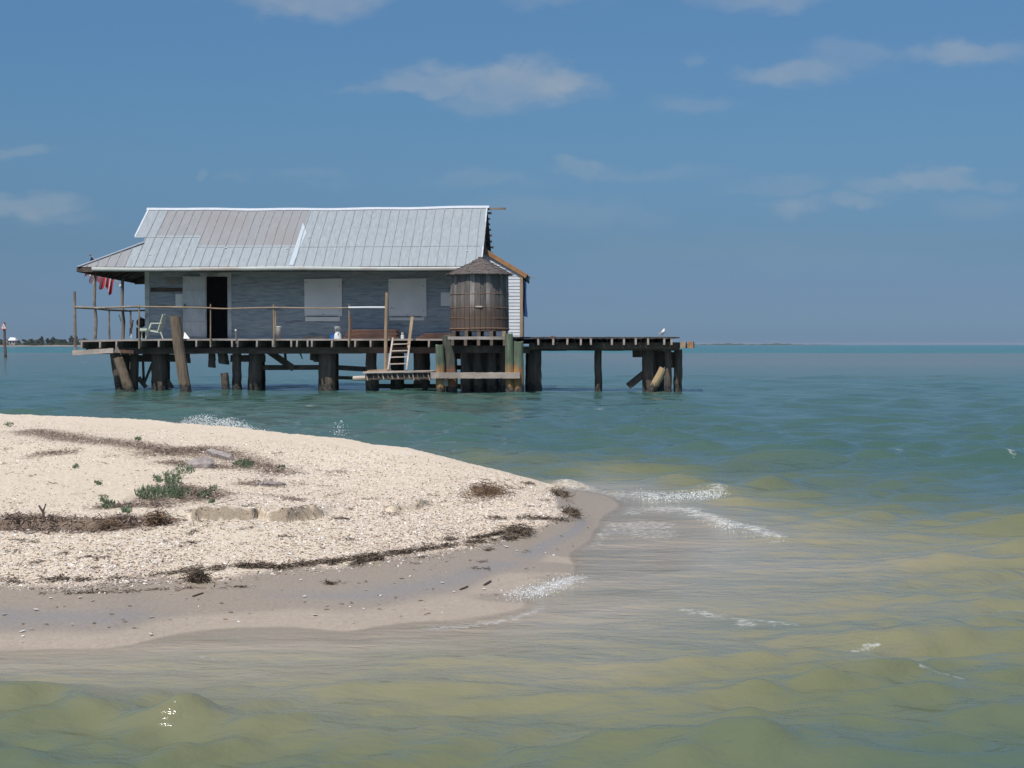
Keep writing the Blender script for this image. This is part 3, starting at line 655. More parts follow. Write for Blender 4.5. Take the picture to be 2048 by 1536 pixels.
# ------------------------------------------------------------------ water tank
vT = -2.9; uT = HU(959, vT); zT0 = HZ(662, vT - .9, 959); zT1 = HZ(547, vT - .9, 959); rT = 59 / F * (D0 + vT)
tank = thing('water_tank', 'round brown wooden water tank with conical shingled roof at the right end of the shack', 'tank', (uT, vT, zT0))
mb = MB(); NS = 34; tones = []; 
for k in range(NS):
    a0 = 2 * math.pi * k / NS + .008; a1 = 2 * math.pi * (k + 1) / NS - .008; r0 = rT + random.uniform(-.006, .006); tone = random.random() ** 1.3
    V = []
    for z in (zT0, (zT0 + zT1) / 2, zT1):
        rr = r0 * (1 - .02 * (z - zT0) / (zT1 - zT0))
        for a, q in ((a0, -.03), (a0, 0), ((a0 + a1) / 2, .004), (a1, 0), (a1, -.03)): V.append((uT + (rr + q) * math.cos(a), vT + (rr + q) * math.sin(a), z))
    Fc = [(i * 5 + j, i * 5 + j + 1, (i + 1) * 5 + j + 1, (i + 1) * 5 + j) for i in range(2) for j in range(4)]
    mb.add(V, Fc); tones += [tone] * len(V)
V = [(uT + (rT - .025) * math.cos(2 * math.pi * k / 40), vT + (rT - .025) * math.sin(2 * math.pi * k / 40), z) for z in (zT0 + .01, zT1) for k in range(40)]
mb.add(V, [(k, (k + 1) % 40, 40 + (k + 1) % 40, 40 + k) for k in range(40)] + [tuple(range(39, -1, -1))]); tones += [0] * 80
o = mb.build('barrel', 'stave', tank); at = o.data.attributes.new('tone', 'FLOAT', 'POINT'); at.data.foreach_set('value', tones)
for y, mt, rr in ((587, 'rust', .011), (614.5, 'rust', .010), (636, 'rust', .010), (657, 'rust', .02)):
    z = HZ(y, vT - .9, 959); mb = MB(); P = []; NN = 44
    V = []; 
    for k in range(NN):
        a = 2 * math.pi * k / NN
        for j in range(5):
            b = 2 * math.pi * j / 5; q = rT * (1 - .02 * (z - zT0) / (zT1 - zT0)) + .006 + rr * math.cos(b); V.append((uT + q * math.cos(a), vT + q * math.sin(a), z + rr * math.sin(b) + .008 * math.sin(a * 2 + y)))
    mb.add(V, [(k * 5 + j, ((k + 1) % NN) * 5 + j, ((k + 1) % NN) * 5 + (j + 1) % 5, k * 5 + (j + 1) % 5) for k in range(NN) for j in range(5)]); mb.build('hoop', mt, tank)
mb = MB(); a = H(951, 613, vT - .95); mb.box((a[0], vT - rT - .03, a[1] - .02), (a[0] + .2, vT - rT - .008, a[1] + .02)); mb.build('clamp', 'wood_pale', tank)
# conical roof: courses of ragged shingles
rC = 67 / F * (D0 + vT); zC = HZ(515, vT, 965); uC = uT + .06
mb = MB(); NC = 9
for c in range(NC):
    r0 = rC * (1 - c / NC) + .02; r1 = rC * (1 - (c + 1.35) / NC)
    z0 = zT1 - .02 + (zC - zT1) * (c / NC); z1 = zT1 + (zC - zT1) * ((c + 1.35) / NC)
    if r1 < .08: r1 = .08; z1 = min(z1, zC)
    ns = max(10, int(2 * math.pi * r0 / .085))
    for k in range(ns):
        a0 = 2 * math.pi * k / ns; a1 = 2 * math.pi * (k + 1) / ns; j = random.uniform(-.035, .03); h = .018 + random.uniform(0, .02)
        uc0 = uT + (uC - uT) * c / NC; uc1 = uT + (uC - uT) * (c + 1.35) / NC
        f = lambda a, r, z, uc: (uc + r * math.cos(a), vT + r * math.sin(a), z)
        mb.add([f(a0, r0 + j, z0 + h, uc0), f(a1, r0 + j, z0 + h, uc0), f(a1, r1, z1, uc1), f(a0, r1, z1, uc1), f(a0, r0 + j, z0 + h - .025, uc0), f(a1, r0 + j, z0 + h - .025, uc0)], [(0, 1, 2, 3), (0, 4, 5, 1), (4, 3, 2, 5)])
mb.add([(uT + rC * math.cos(2 * math.pi * k / 36), vT + rC * math.sin(2 * math.pi * k / 36), zT1 - .012) for k in range(36)], [tuple(range(35, -1, -1))])
mb.tube([(uC, vT, zC - .06), (uC, vT, zC + .015)], .12, 9, .1)
mb.build('tank_roof', 'shingle', tank)
for k in range(5):
    mb = MB(); x = 908 + k * 25; u = HU(x, vT - .8); mb.box((u - .05, vT - .9, zS1 + .001), (u + .05, vT + .9, zT0 - .002)); mb.build('stand_block', 'wood_tan' if k == 4 else 'wood_beam', tank)

# ------------------------------------------------------------------ deck things
def zd(): return DZ + .005
ch = thing('armchair', 'pale green plastic armchair on the deck facing left beside the wall', 'chair', (HU(310, -1.0), -1.0, DZ))
for dv in (-1.25, -.75):
    mb = MB(); P = [H(291, 678, dv), H(297, 662, dv), H(302.5, 647, dv)]; mb.tube([(P[0][0], dv, DZ), (P[1][0], dv, P[1][1]), (P[2][0], dv, P[2][1])], [.022, .028, .03], 7); mb.build('leg', 'plastic', ch)
    mb = MB(); P = [H(326, 678, dv), H(321, 664, dv)]; mb.tube([(P[0][0], dv, DZ), (P[1][0], dv, P[1][1])], [.02, .028], 7); mb.build('leg', 'plastic', ch)
    mb = MB(); a = H(302, 646.5, dv); b = H(322, 646.5, dv); mb.bar((a[0], dv, a[1]), (b[0], dv, b[1]), .06, .035); mb.build('armrest', 'plastic', ch)
mb = MB(); a = H(300, 661, -1); b = H(322, 665, -1); mb.bar((a[0], -1.0, a[1]), (b[0], -1.0, b[1]), .48, .04); mb.build('seat', 'plastic', ch)
mb = MB(); a = H(319.5, 663, -1); b = H(330, 628, -1); d = Vector((b[0] - a[0], 0, b[1] - a[1]))
for k in range(5):
    vv = -1.22 + k * .11; hh = 1 - .1 * abs(k - 2) / 2; mb.bar((a[0], vv, a[1]), (a[0] + d.x * hh, vv, a[1] + d.z * hh), .10, .025, up=(1, 0, 0))
mb.bar((a[0] + d.x * .5 + .02, -1.26, a[1] + d.z * .5), (a[0] + d.x * .5 + .02, -.74, a[1] + d.z * .5), .03, .1); mb.bar((a[0] + d.x * .9, -1.25, a[1] + d.z * .9), (a[0] + d.x * .9, -.75, a[1] + d.z * .9), .03, .09)
mb.build('backrest', 'plastic', ch)
st = thing('footstool', 'low white plastic stool beside the armchair at the deck edge', 'stool', (HU(287, -1.3), -1.3, DZ))
mb = MB(); a = HU(280, -1.3); b = HU(297, -1.3); mb.box((a, -1.5, HZ(663, -1.3)), (b, -1.15, HZ(656.5, -1.3))); mb.build('seat', 'plastic', st)
for (uu, vv) in ((a + .03, -1.47), (b - .03, -1.47), (a + .03, -1.18), (b - .03, -1.18)): mb = MB(); mb.tube([(uu, vv, DZ), (uu, vv, HZ(663, -1.3))], .018, 6); mb.build('leg', 'plastic', st)
gr = thing('grill', 'black lidded kettle grill standing by the left corner of the wall', 'grill', (HU(284, .3), .3, DZ))
mb = MB(); u = HU(283, .3); mb.blob((u, .3, HZ(645, .3)), (.17, .17, .16), 12, 8, .01); mb.build('bowl', 'black', gr)
mb = MB(); mb.box((u - .13, .15, DZ + .02), (u + .14, .45, HZ(655, .3))); mb.build('cabinet', 'black', gr)
mb = MB(); mb.bar((u - .04, .14, HZ(634, .3)), (u + .05, .14, HZ(634, .3)), .03, .03); mb.build('handle', 'black', gr)
# bucket
bk = thing('bucket', 'upright off-white plastic bucket next to the thin rail post', 'bucket', (HU(557.5, -1.3), -1.3, DZ))
mb = MB(); u = HU(557.5, -1.3); mb.tube([(u, -1.3, DZ), (u, -1.3, HZ(656, -1.3)), (u, -1.3, HZ(653, -1.3))], [.088, .098, .1], 16); mb.build('body', 'greyplastic', bk, smooth=True)
mb = MB(); mb.tube([(u, -1.3, HZ(654.5, -1.3)), (u, -1.3, HZ(652.5, -1.3))], .108, 16); mb.build('lid', 'white', bk)
jg = thing('jug', 'white jug with a blue band below the left plywood shutter', 'jug', (HU(675, -1.5), -1.5, DZ))
u = HU(675.5, -1.5); mb = MB(); mb.tube([(u, -1.5, DZ), (u, -1.5, DZ + .12), (u, -1.5, DZ + .2), (u - .0, -1.5, DZ + .24)], [.125, .115, .085, .075], 14); mb.build('body', 'white', jg)
mb = MB(); mb.box((u - .13, -1.52, DZ + .07), (u - .04, -1.36, DZ + .19)); mb.build('label', 'bluecap', jg)
mb = MB(); mb.blob((u + .03, -1.61, DZ + .15), (.02, .02, .03), 8, 6); mb.build('spout', 'black', jg)
bx = MB(); bx.tube([(u, -1.5, DZ + .242), (u, -1.5, DZ + .3), (u, -1.5, DZ + .40)], [.07, .10, .105], 12); tag(bx.build('basin', 'greyplastic', base=(u, -1.5, DZ + .242)), 'grey plastic basin set on top of the white jug', 'basin')
bc = MB(); bc.box((HU(662, -1.2), -1.3, DZ + .003), (HU(668, -1.2), -1.1, DZ + .15)); bc.box((HU(661.5, -1.2), -1.31, DZ + .151), (HU(668.5, -1.2), -1.09, DZ + .165)); tag(bc.build('crate', 'bluecap', base=(HU(665, -1.2), -1.2, DZ)), 'small dark blue box just left of the white jug', 'box')
ct = MB(); ct.bar((HU(607, -1.2), -1.2, DZ + .03), (HU(650, -1.2), -1.2, DZ + .05), .1, .05, ju=.01); tag(ct.build('scrap_board', 'wood_dark', base=(HU(628, -1.2), -1.2, DZ)), 'dark scrap board lying on the deck left of the white jug', 'board')
# timber stacks
for (nm, x0, x1, y0, lab) in (('timber_stack', 688, 799, 656, 'long stack of reddish brown boards against the wall between the shutters'), ('timber_stack', 833, 904, 663, 'shorter pile of reddish boards left of the water tank')):
    t = thing(nm, lab, 'timber', ((HU(x0, -.5) + HU(x1, -.5)) / 2, -.55, DZ), group='stacked timber on the deck')
    n = int((HZ(y0, -.5) - DZ) / .06)
    for k in range(n):
        for q in range(3):
            mb = MB(); vv = -.78 + q * .2; e = .03 * random.random() + (k * .12 if x0 > 800 else k * .03)
            mb.bar((HU(x0, vv) + e, vv, DZ + .035 + k * .06), (HU(x1, vv) - random.uniform(0, .1), vv, DZ + .035 + k * .06 + random.uniform(-.004, .004)), .19, .052, ju=.004); mb.build('board', 'wood_red', t)
jr = thing('lantern', 'small white lantern on the deck between the timber stacks', 'lantern', (HU(805, -1.2), -1.2, DZ)); u = HU(805, -1.2)
mb = MB(); mb.tube([(u, -1.2, DZ), (u, -1.2, DZ + .11), (u, -1.2, DZ + .13)], [.055, .055, .03], 12); mb.build('base', 'white', jr)
mb = MB(); mb.tube([(u, -1.2, DZ + .13), (u, -1.2, DZ + .21)], [.045, .04], 12); mb.build('globe', 'greyplastic', jr)
# green cord, white rags
gc = MB(); P = [H(597, 704, -1.2), H(600, 710, -1.2), H(604, 719, -1.2)]; gc.add([(P[0][0], -1.2, P[0][1]), (P[0][0] + .07, -1.2, P[0][1]), (P[2][0] + .04, -1.22, P[2][1]), (P[2][0] - .02, -1.18, P[2][1] + .03), (P[0][0], -1.185, P[0][1]), (P[0][0] + .07, -1.185, P[0][1]), (P[2][0] + .04, -1.205, P[2][1])], [(0, 3, 2, 1), (4, 5, 6), (0, 1, 5, 4), (1, 2, 6, 5)])
tag(gc.build('net_scrap', 'greenrope', base=(P[0][0], -1.2, P[0][1])), 'bright green scrap of net hanging under the deck', 'net')
# leaning scrap near door foot
sc = MB(); b = H(381, 677, -1.2); a = H(369, 664, -1.2); sc.add([(a[0], -1.2, a[1]), (a[0] - .01, -1.3, DZ + .01), (b[0], -1.3, DZ + .01), (a[0], -1.18, a[1]), (a[0] - .01, -1.28, DZ + .01), (b[0], -1.28, DZ + .01)], [(0, 1, 2), (5, 4, 3), (0, 3, 4, 1), (0, 2, 5, 3), (1, 4, 5, 2)]); tag(sc.build('white_panel', 'white', base=(b[0], -1.4, DZ)), 'small white panel leaning low at the foot of the open door', 'panel')
for (x0, y0, x1, y1, v, mt, lab) in ((237.5, 629, 243, 645, 2.9, 'white', 'white strip tied high on the back porch post'), (262.5, 661, 262.5, 676, 4.1, 'white', 'short white stick standing at the foot of the back rail post'), (266, 640, 262, 668, 4.0, 'wood_dark', 'thin dark stick leaning against the back rail post')):
    mb = MB(); a = H(x0, y0, v); b = H(x1, y1, v); mb.bar((a[0], v, a[1]), (b[0], v, b[1]), .04, .03, up=(0, 1, 0)); tag(mb.build('stick', mt, base=(b[0], v, b[1])), lab, 'stick')
# flag
fl = thing('flag', 'red and white striped flag hanging from a slanted pole under the left porch eave', 'flag', (HU(241, 3.25), 3.25, HZ(570, 3.25)))
a = H(241, 571, 3.25); b = H(180.5, 510, 3.0)
mb = MB(); mb.tube([(a[0], 3.25, a[1]), (b[0], 3.0, b[1])], [.02, .014], 8); mb.build('pole', 'wood_pale', fl)
mb = MB(); mb.blob((b[0], 3.0, b[1]), (.035, .035, .035), 8, 6, 0); mb.build('finial', 'rust', fl)
mb = MB(); mb.blob((a[0] + .01, 3.25, a[1]), (.06, .05, .05), 8, 6, .15); mb.build('bracket', 'white', fl)
mb = MB(); NA = 39; NBk = 8
for i in range(NA + 1):
    t = .22 + .74 * i / NA; px = a[0] + (b[0] - a[0]) * t; pz = a[1] + (b[1] - a[1]) * t; pv = 3.25 - .25 * t
    for j in range(NBk + 1):
        s_ = j / NBk; ln = .46 + .10 * math.sin(i * .5) + .25 * (1 - i / NA) * 0
        mb.v.append((px - .30 * s_ * ln - .04 * math.sin(i * .9) * s_ + (.25 * s_ * (0.5 - t)), pv + .05 * math.sin(i * .95) * (.3 + s_), pz - s_ * (ln + .25 * t)))
for i in range(NA):
    for j in range(NBk):
        k = i * (NBk + 1) + j; mb.f.append((k, k + NBk + 1, k + NBk + 2, k + 1)); st_ = int(i / NA * 13)
        mb.mi.append(2 if (st_ > 7 and j < 4) else (0 if st_ % 2 == 0 else 1))
mb.build('cloth', ['flag_red', 'flag_white', 'flag_blue'], fl, smooth=True)
# gull on the pier end
gu = thing('gull', 'small white gull perched on the outer right end of the pier', 'bird', (HU(1325, -1.0), -1.0, DZ + .06)); u = HU(1325, -1.0); zt = DZ + .06
mb = MB()
mb.tube([(u - .07, -1.0, zt + .10), (u - .02, -1.0, zt + .12), (u + .03, -1.0, zt + .17), (u + .045, -1.0, zt + .23)], [.018, .05, .055, .03], 8); mb.blob((u + .05, -1.0, zt + .235), (.035, .03, .03), 8, 6, 0)
mb.build('body', 'white', gu, smooth=True)
mb = MB(); mb.tube([(u + .08, -1.0, zt + .235), (u + .12, -1.0, zt + .228)], [.01, .003], 5); mb.build('bill', 'wood_orange', gu)
mb = MB(); mb.bar((u - .13, -1.04, zt + .10), (u + .02, -1.05, zt + .15), .015, .05); mb.bar((u - .13, -.96, zt + .10), (u + .02, -.95, zt + .15), .015, .05); mb.build('wing', 'greyplastic', gu)
for q in (-.015, .015): mb = MB(); mb.tube([(u, -1.0 + q, zt), (u, -1.0 + q, zt + .1)], .006, 5); mb.build('leg', 'wood_orange', gu)
cl = MB(); u = HU(1105, -1.7); cl.bar((u - .06, -1.7, DZ + .075), (u + .09, -1.7, DZ + .085), .05, .03, ju=.01); cl.tube([(u, -1.7, DZ + .055), (u, -1.7, DZ + .08)], .015, 6); tag(cl.build('cleat', 'rust', base=(u, -1.7, DZ)), 'rusty mooring cleat on the pier right of the tank', 'cleat')

# ------------------------------------------------------------------ channel marker (about 180 m out)
def WP(px, Y): return (px - 1024) / F * Y
Ym = 182.0; xm = WP(9, Ym); zm = lambda py: CH - (py - 689) / F * Ym
mk = thing('channel_marker', 'lone dark piling in the water far left carrying a small white and red triangle sign', 'sign', (xm, Ym, 0), house=False)
mb = MB(); mb.tube([(xm + .15, Ym, -.5), (xm + .05, Ym, 1.5), (xm, Ym, zm(645))], [.17, .16, .13], 10, .05); mb.build('piling', 'pile', mk)
mb = MB(); 
def tri(w, h, y, zc): return [(xm - w, y, zc - h * .5), (xm + w, y, zc - h * .5), (xm, y, zc + h * .5)]
zc = (zm(644.5) + zm(658.5)) / 2; A = tri(.36, .84, Ym - .22, zc); B = tri(.36, .84, Ym - .19, zc); mb.add(A + B, [(0, 1, 2), (5, 4, 3), (0, 3, 4, 1), (1, 4, 5, 2), (2, 5, 3, 0)]); sgn = mb.build('sign_board', 'red', mk)
mb = MB(); mb.add(tri(.27, .62, Ym - .225, zc - .02), [(0, 1, 2)]); mb.build('sign_face', 'white', sgn)
mb = MB(); mb.tube([(xm + .05 * math.cos(t), Ym - .23, zc - .1 + .09 * math.sin(t)) for t in [i * .7 for i in range(9)]], .022, 5); mb.build('numeral', 'red', sgn)

# ------------------------------------------------------------------ far shore
Yf = 1250.0
mb = MB(); n = 60; V = []; 
for i in range(n + 1):
    x = WP(-900, Yf) + (WP(330, Yf) - WP(-900, Yf)) * i / n; e = min(1, (n - i) / 8)
    for (dy, z) in ((-15, -.5), (0, 0.5 * e), (12, .9 * e), (80, 1.4 * e), (140, -.6)): V.append((x, Yf + dy + 6 * math.sin(i * .7), z + (.2 * math.sin(i * 1.7) if z > .4 else 0)))
mb.add(V, [(i * 5 + j, (i + 1) * 5 + j, (i + 1) * 5 + j + 1, i * 5 + j + 1) for i in range(n) for j in range(4)])
o = mb.build('far_shore', 'far_sand', house=False); tag(o, kind='structure')
mb = MB(); V = []; n = 70; Yr = 4200
for i in range(n + 1):
    x = WP(1330, Yr) + (WP(1680, Yr) - WP(1330, Yr)) * i / n; hgt = max(.0, (2.6 + 1.2 * math.sin(i * .31) + 1.0 * math.sin(i * 1.3)) * min(1, i / 6, (n - i) / 25) + .4)
    V += [(x, Yr - 60, -.5), (x, Yr, hgt), (x, Yr + 200, -.5)]
mb.add(V, [(i * 3 + j, (i + 1) * 3 + j, (i + 1) * 3 + j + 1, i * 3 + j + 1) for i in range(n) for j in range(2)])
o = mb.build('far_shore', 'far_leaf', house=False); tag(o, kind='structure')
def crown(mb, c, rad, nl, leaf, flat=.8):
    for _ in range(nl):
        d = Vector((random.gauss(0, 1), random.gauss(0, 1), random.gauss(0, 1))).normalized() * random.random() ** .4
        p = Vector(c) + Vector((d.x * rad[0], d.y * rad[1], d.z * rad[2])); a = Vector([random.uniform(-1, 1) for _ in range(3)]).normalized() * leaf; b = a.cross(Vector([random.uniform(-1, 1) for _ in range(3)])).normalized() * leaf * .8
        mb.add([p - a, p - b, p + a, p + b], [(0, 1, 2, 3)])
kinds = []
def far_tree(px, h, w, kind, i):
    x = WP(px, Yf) ; y = Yf + 20 + (i * 7.3 % 25); lab = {'bushy': 'low rounded dark green tree', 'tall': 'tall narrow dark green tree', 'broad': 'wide spreading olive green tree'}[kind]
    t = thing('tree', lab + ' on the far left shore', 'tree', (x, y, 1), group='trees on the far shore', house=False)
    mb = MB(); mb.tube([(x, y, .8), (x + .2, y, h * .5), (x, y, h * .8)], [.35, .25, .1], 6); mb.build('trunk', 'wood_dark', t)
    mb = MB()
    for q in range(4): 
        f = (q + .5) / 4; crown(mb, (x + random.uniform(-.3, .3) * w, y + random.uniform(-.3, .3) * w, 1.2 + (h - 1.2) * f), (w * (.65 - .3 * f if kind != 'tall' else .4), w * .5, h * .2), 70, .55)
    mb.build('crown', 'far_leaf', t)
    return t
tl = [(-40, 4.6, 5), (-22, 4, 5), (-8, 3.8, 5), (4, 3.6, 4), (34, 4.0, 6), (41, 4.4, 5), (51, 5.2, 3.2), (58, 3.6, 5), (65, 6.2, 3), (70, 4.8, 4), (76, 6.0, 3.2), (83, 4.4, 5), (90, 4.2, 6), (97, 3.8, 5), (104, 3.6, 5), (111, 4.0, 4), (116.5, 6.9, 2.6), (121, 6.4, 2.6), (126, 5.4, 3.2), (133, 3.8, 5), (139, 5.0, 4.5), (145, 4.2, 5), (153, 3.6, 5), (163, 3.8, 6), (-60, 5, 6), (-80, 4, 6)]
for i, (px, h, w) in enumerate(tl): far_tree(px, h + 1.2, w, 'tall' if w < 3.5 else ('broad' if w > 5.5 else 'bushy'), i)
sb = MB()
for k in range(90): px = -90 + k * 4.4; crown(sb, (WP(px, Yf), Yf + 10 + random.uniform(0, 20), 1.4), (5, 3, 1.0 + random.random()), 26, .6)
o = sb.build('scrub', 'far_leaf', house=False); tag(o, 'low dark scrub along the far left shore', 'scrub', kind='stuff')
hs = thing('beach_house', 'distant white-roofed house among the trees on the far left shore', 'house', (WP(20, Yf), Yf + 5, 1), house=False)
x0, x1 = WP(13, Yf), WP(27, Yf); y0 = Yf + 5
mb = MB(); mb.box((x0 + .3, y0, 1.5), (x1 - .5, y0 + 7, 5.0)); mb.build('wall', 'greyplastic', hs)
mb = MB(); mb.add([(x0 - .3, y0 - .8, 4.7), (x1 + .4, y0 - .8, 4.7), (x1 - 1, y0 + 3.5, 6.9), (x0 + .3, y0 + 3.5, 7.2), (x1 + .4, y0 + 7.8, 4.7), (x0 - .3, y0 + 7.8, 4.7)], [(0, 1, 2, 3), (3, 2, 4, 5), (0, 3, 5), (1, 4, 2)]); mb.build('roof', 'white', hs)
mb = MB(); mb.box((x0 + 1, y0 - .03, 2), (x0 + 2.4, y0, 4)); mb.box((x0 + 3.2, y0 - .03, 2.4), (x0 + 4.6, y0, 3.8)); mb.build('window', 'black', hs)
h2 = thing('beach_house', 'tiny white cottage at the left frame edge on the far shore', 'house', (WP(5, Yf), Yf + 5, 1), house=False)
xx = WP(3, Yf); mb = MB(); mb.box((xx, y0, .9), (xx + 2.2, y0 + 4, 3.4)); mb.build('wall', 'white', h2); mb = MB(); mb.add([(xx - .2, y0 - .3, 3.4), (xx + 2.4, y0 - .3, 3.4), (xx + 1.1, y0 - .3, 4.6), (xx - .2, y0 + 4, 3.4), (xx + 2.4, y0 + 4, 3.4), (xx + 1.1, y0 + 4, 4.6)], [(0, 1, 2), (0, 2, 5, 3), (1, 4, 5, 2)]); mb.build('roof', 'greyplastic', h2)

# ------------------------------------------------------------------ noise helpers for terrain and water
def vnoise(x, y, seed=0):
    xi = np.floor(x).astype(np.int64); yi = np.floor(y).astype(np.int64); fx = x - xi; fy = y - yi
    def hsh(a, b):
        n = (a * 374761393 + b * 668265263 + seed * 144665) & 0xffffffff; n = ((n ^ (n >> 13)) * 1274126177) & 0xffffffff; return ((n ^ (n >> 16)) & 0xffff) / 65535.0
    fx = fx * fx * (3 - 2 * fx); fy = fy * fy * (3 - 2 * fy)
    return (hsh(xi, yi) * (1 - fx) + hsh(xi + 1, yi) * fx) * (1 - fy) + (hsh(xi, yi + 1) * (1 - fx) + hsh(xi + 1, yi + 1) * fx) * fy
def fbm(x, y, o=4, seed=0, g=.5):
    s = 0; a = 1; t = 0
    for i in range(o): s = s + a * vnoise(x * 2 ** i + 17 * i, y * 2 ** i - 9 * i, seed + i); t += a; a *= g
    return s / t
def sst(a, b, x): t = np.clip((x - a) / (b - a), 0, 1); return t * t * (3 - 2 * t)

# ground height: control heights at surveyed spots (picture point, height) -> world -> smooth surface
ctl = []
def cp(px, py, z): Y = (CH - max(z, 0)) * F / (py - 689); ctl.append((WP(px, Y), Y, z))
for x, y in ((-600, 1330), (-250, 1312), (0, 1302), (260, 1290), (430, 1258), (700, 1262), (900, 1240), (1050, 1210), (1140, 1150), (1140, 1105), (1185, 1062), (1215, 1025), (1195, 988)): cp(x, y, 0)
for x, y, z in ((-600, 1220, .055), (0, 1205, .05), (300, 1195, .05), (600, 1175, .05), (900, 1140, .05), (1080, 1085, .045), (1160, 1035, .03),
                (-600, 1170, .11), (0, 1160, .10), (200, 1163, .1), (400, 1150, .10), (750, 1118, .09), (950, 1085, .09), (1050, 1065, .085), (1140, 1035, .075), (1120, 990, .08),
                (-600, 1090, .19), (0, 1090, .18), (400, 1080, .18), (800, 1040, .17), (1000, 1010, .16),
                (-600, 1000, .28), (0, 1000, .27), (400, 980, .27), (800, 960, .25), (950, 965, .22), (1070, 985, .14),
                (0, 900, .31), (400, 910, .31), (650, 920, .29), (-600, 900, .31)): cp(x, y, z)
crest = [(-1200, 812, .29), (-600, 820, .29), (-250, 827, .29), (0, 834, .28), (250, 845, .28), (430, 860, .27), (550, 873, .27), (700, 890, .25), (850, 912, .22), (1000, 944, .17), (1110, 971, .09)]
for x, y, z in crest:
    Y = (CH - z) * F / (y - 689); k = Y / 20
    ctl.append((WP(x, Y), Y, z)); Y2 = Y + 1.0 * k; ctl.append((WP(x, Y2), Y2, -.02)); Y3 = Y + 2.6 * k; ctl.append((WP(x, Y3), Y3, -.38)); Y4 = Y + 9 * k; ctl.append((WP(x, Y4), Y4, -.95))
for x, y, z in ((-600, 1536, -.4), (0, 1536, -.42), (500, 1536, -.36), (1024, 1536, -.36), (1500, 1536, -.42), (2048, 1536, -.60), (0, 1400, -.24), (600, 1400, -.19), (1200, 1400, -.20), (2048, 1400, -.38), (2600, 1400, -.6),
                (300, 1330, -.07), (800, 1310, -.08), (1100, 1270, -.06), (1250, 1200, -.03), (1500, 1250, -.14), (2048, 1200, -.26), (1250, 1060, -.012), (1280, 1010, -.02), (1300, 1110, -.02), (1500, 1110, -.06), (1400, 1045, -.03), (1700, 1080, -.15), (2048, 1060, -.28), (1300, 985, -.10), (1500, 1000, -.22),
                (2048, 990, -.7), (1200, 945, -.24), (1330, 962, -.26), (1000, 905, -.45), (1120, 925, -.42), (1500, 950, -.52), (1300, 900, -.75), (1700, 930, -.75), (2048, 940, -.9), (1200, 880, -.8), (1700, 970, -.55), (2600, 1000, -.8), (2600, 1200, -.5), (1500, 850, -1), (2048, 850, -1), (1024, 830, -.9), (2600, 850, -1), (700, 1800, -.5), (1500, 1800, -.6), (-400, 1800, -.6)): cp(x, y, z)
for x, y, z in ((-300, 1262, .028), (-300, 1222, .045), (-100, 1262, .026), (-600, 1290, .012), (0, 1255, .026), (0, 1228, .040), (120, 1255, .024), (120, 1225, .038), (300, 1240, .022), (450, 1215, .03), (600, 1218, .02), (850, 1195, .02), (1000, 1165, .010), (1080, 1195, -.012), (1200, 1120, -.018), (1160, 1160, -.02), (0, 1335, -.04), (200, 1328, -.04), (430, 1300, -.035), (700, 1290, -.03), (900, 1275, -.03)): cp(x, y, z)
ctl = np.array(ctl)
def prm(X, Y): Y = np.maximum(Y, .5); return np.stack([3.17 * X / Y, 1.2 * np.log(Y)], -1)
Pc = prm(ctl[:, 0], ctl[:, 1])
def tps(r2): return .5 * r2 * np.log(r2 + 1e-9)
n_ = len(ctl); K = tps(((Pc[:, None] - Pc[None]) ** 2).sum(-1)) + np.eye(n_) * 1e-4
A_ = np.zeros((n_ + 3, n_ + 3)); A_[:n_, :n_] = K; A_[:n_, n_] = 1; A_[:n_, n_ + 1:] = Pc; A_[n_, :n_] = 1; A_[n_ + 1:, :n_] = Pc.T
W_ = np.linalg.solve(A_, np.concatenate([ctl[:, 2], np.zeros(3)]))
def base_h(X, Y):
    X = np.asarray(X, float).ravel(); Y = np.asarray(Y, float).ravel(); out = np.empty(len(X))
    for i in range(0, len(X), 60000):
        q = prm(X[i:i + 60000], Y[i:i + 60000]); q[:, 0] = np.clip(q[:, 0], -2.6, 1.9); q[:, 1] = np.clip(q[:, 1], 1.5, 4.4)
        r2 = ((q[:, None] - Pc[None]) ** 2).sum(-1); out[i:i + 60000] = tps(r2) @ W_[:n_] + W_[n_] + q @ W_[n_ + 1:]
    return np.clip(out, -1.0, .36)
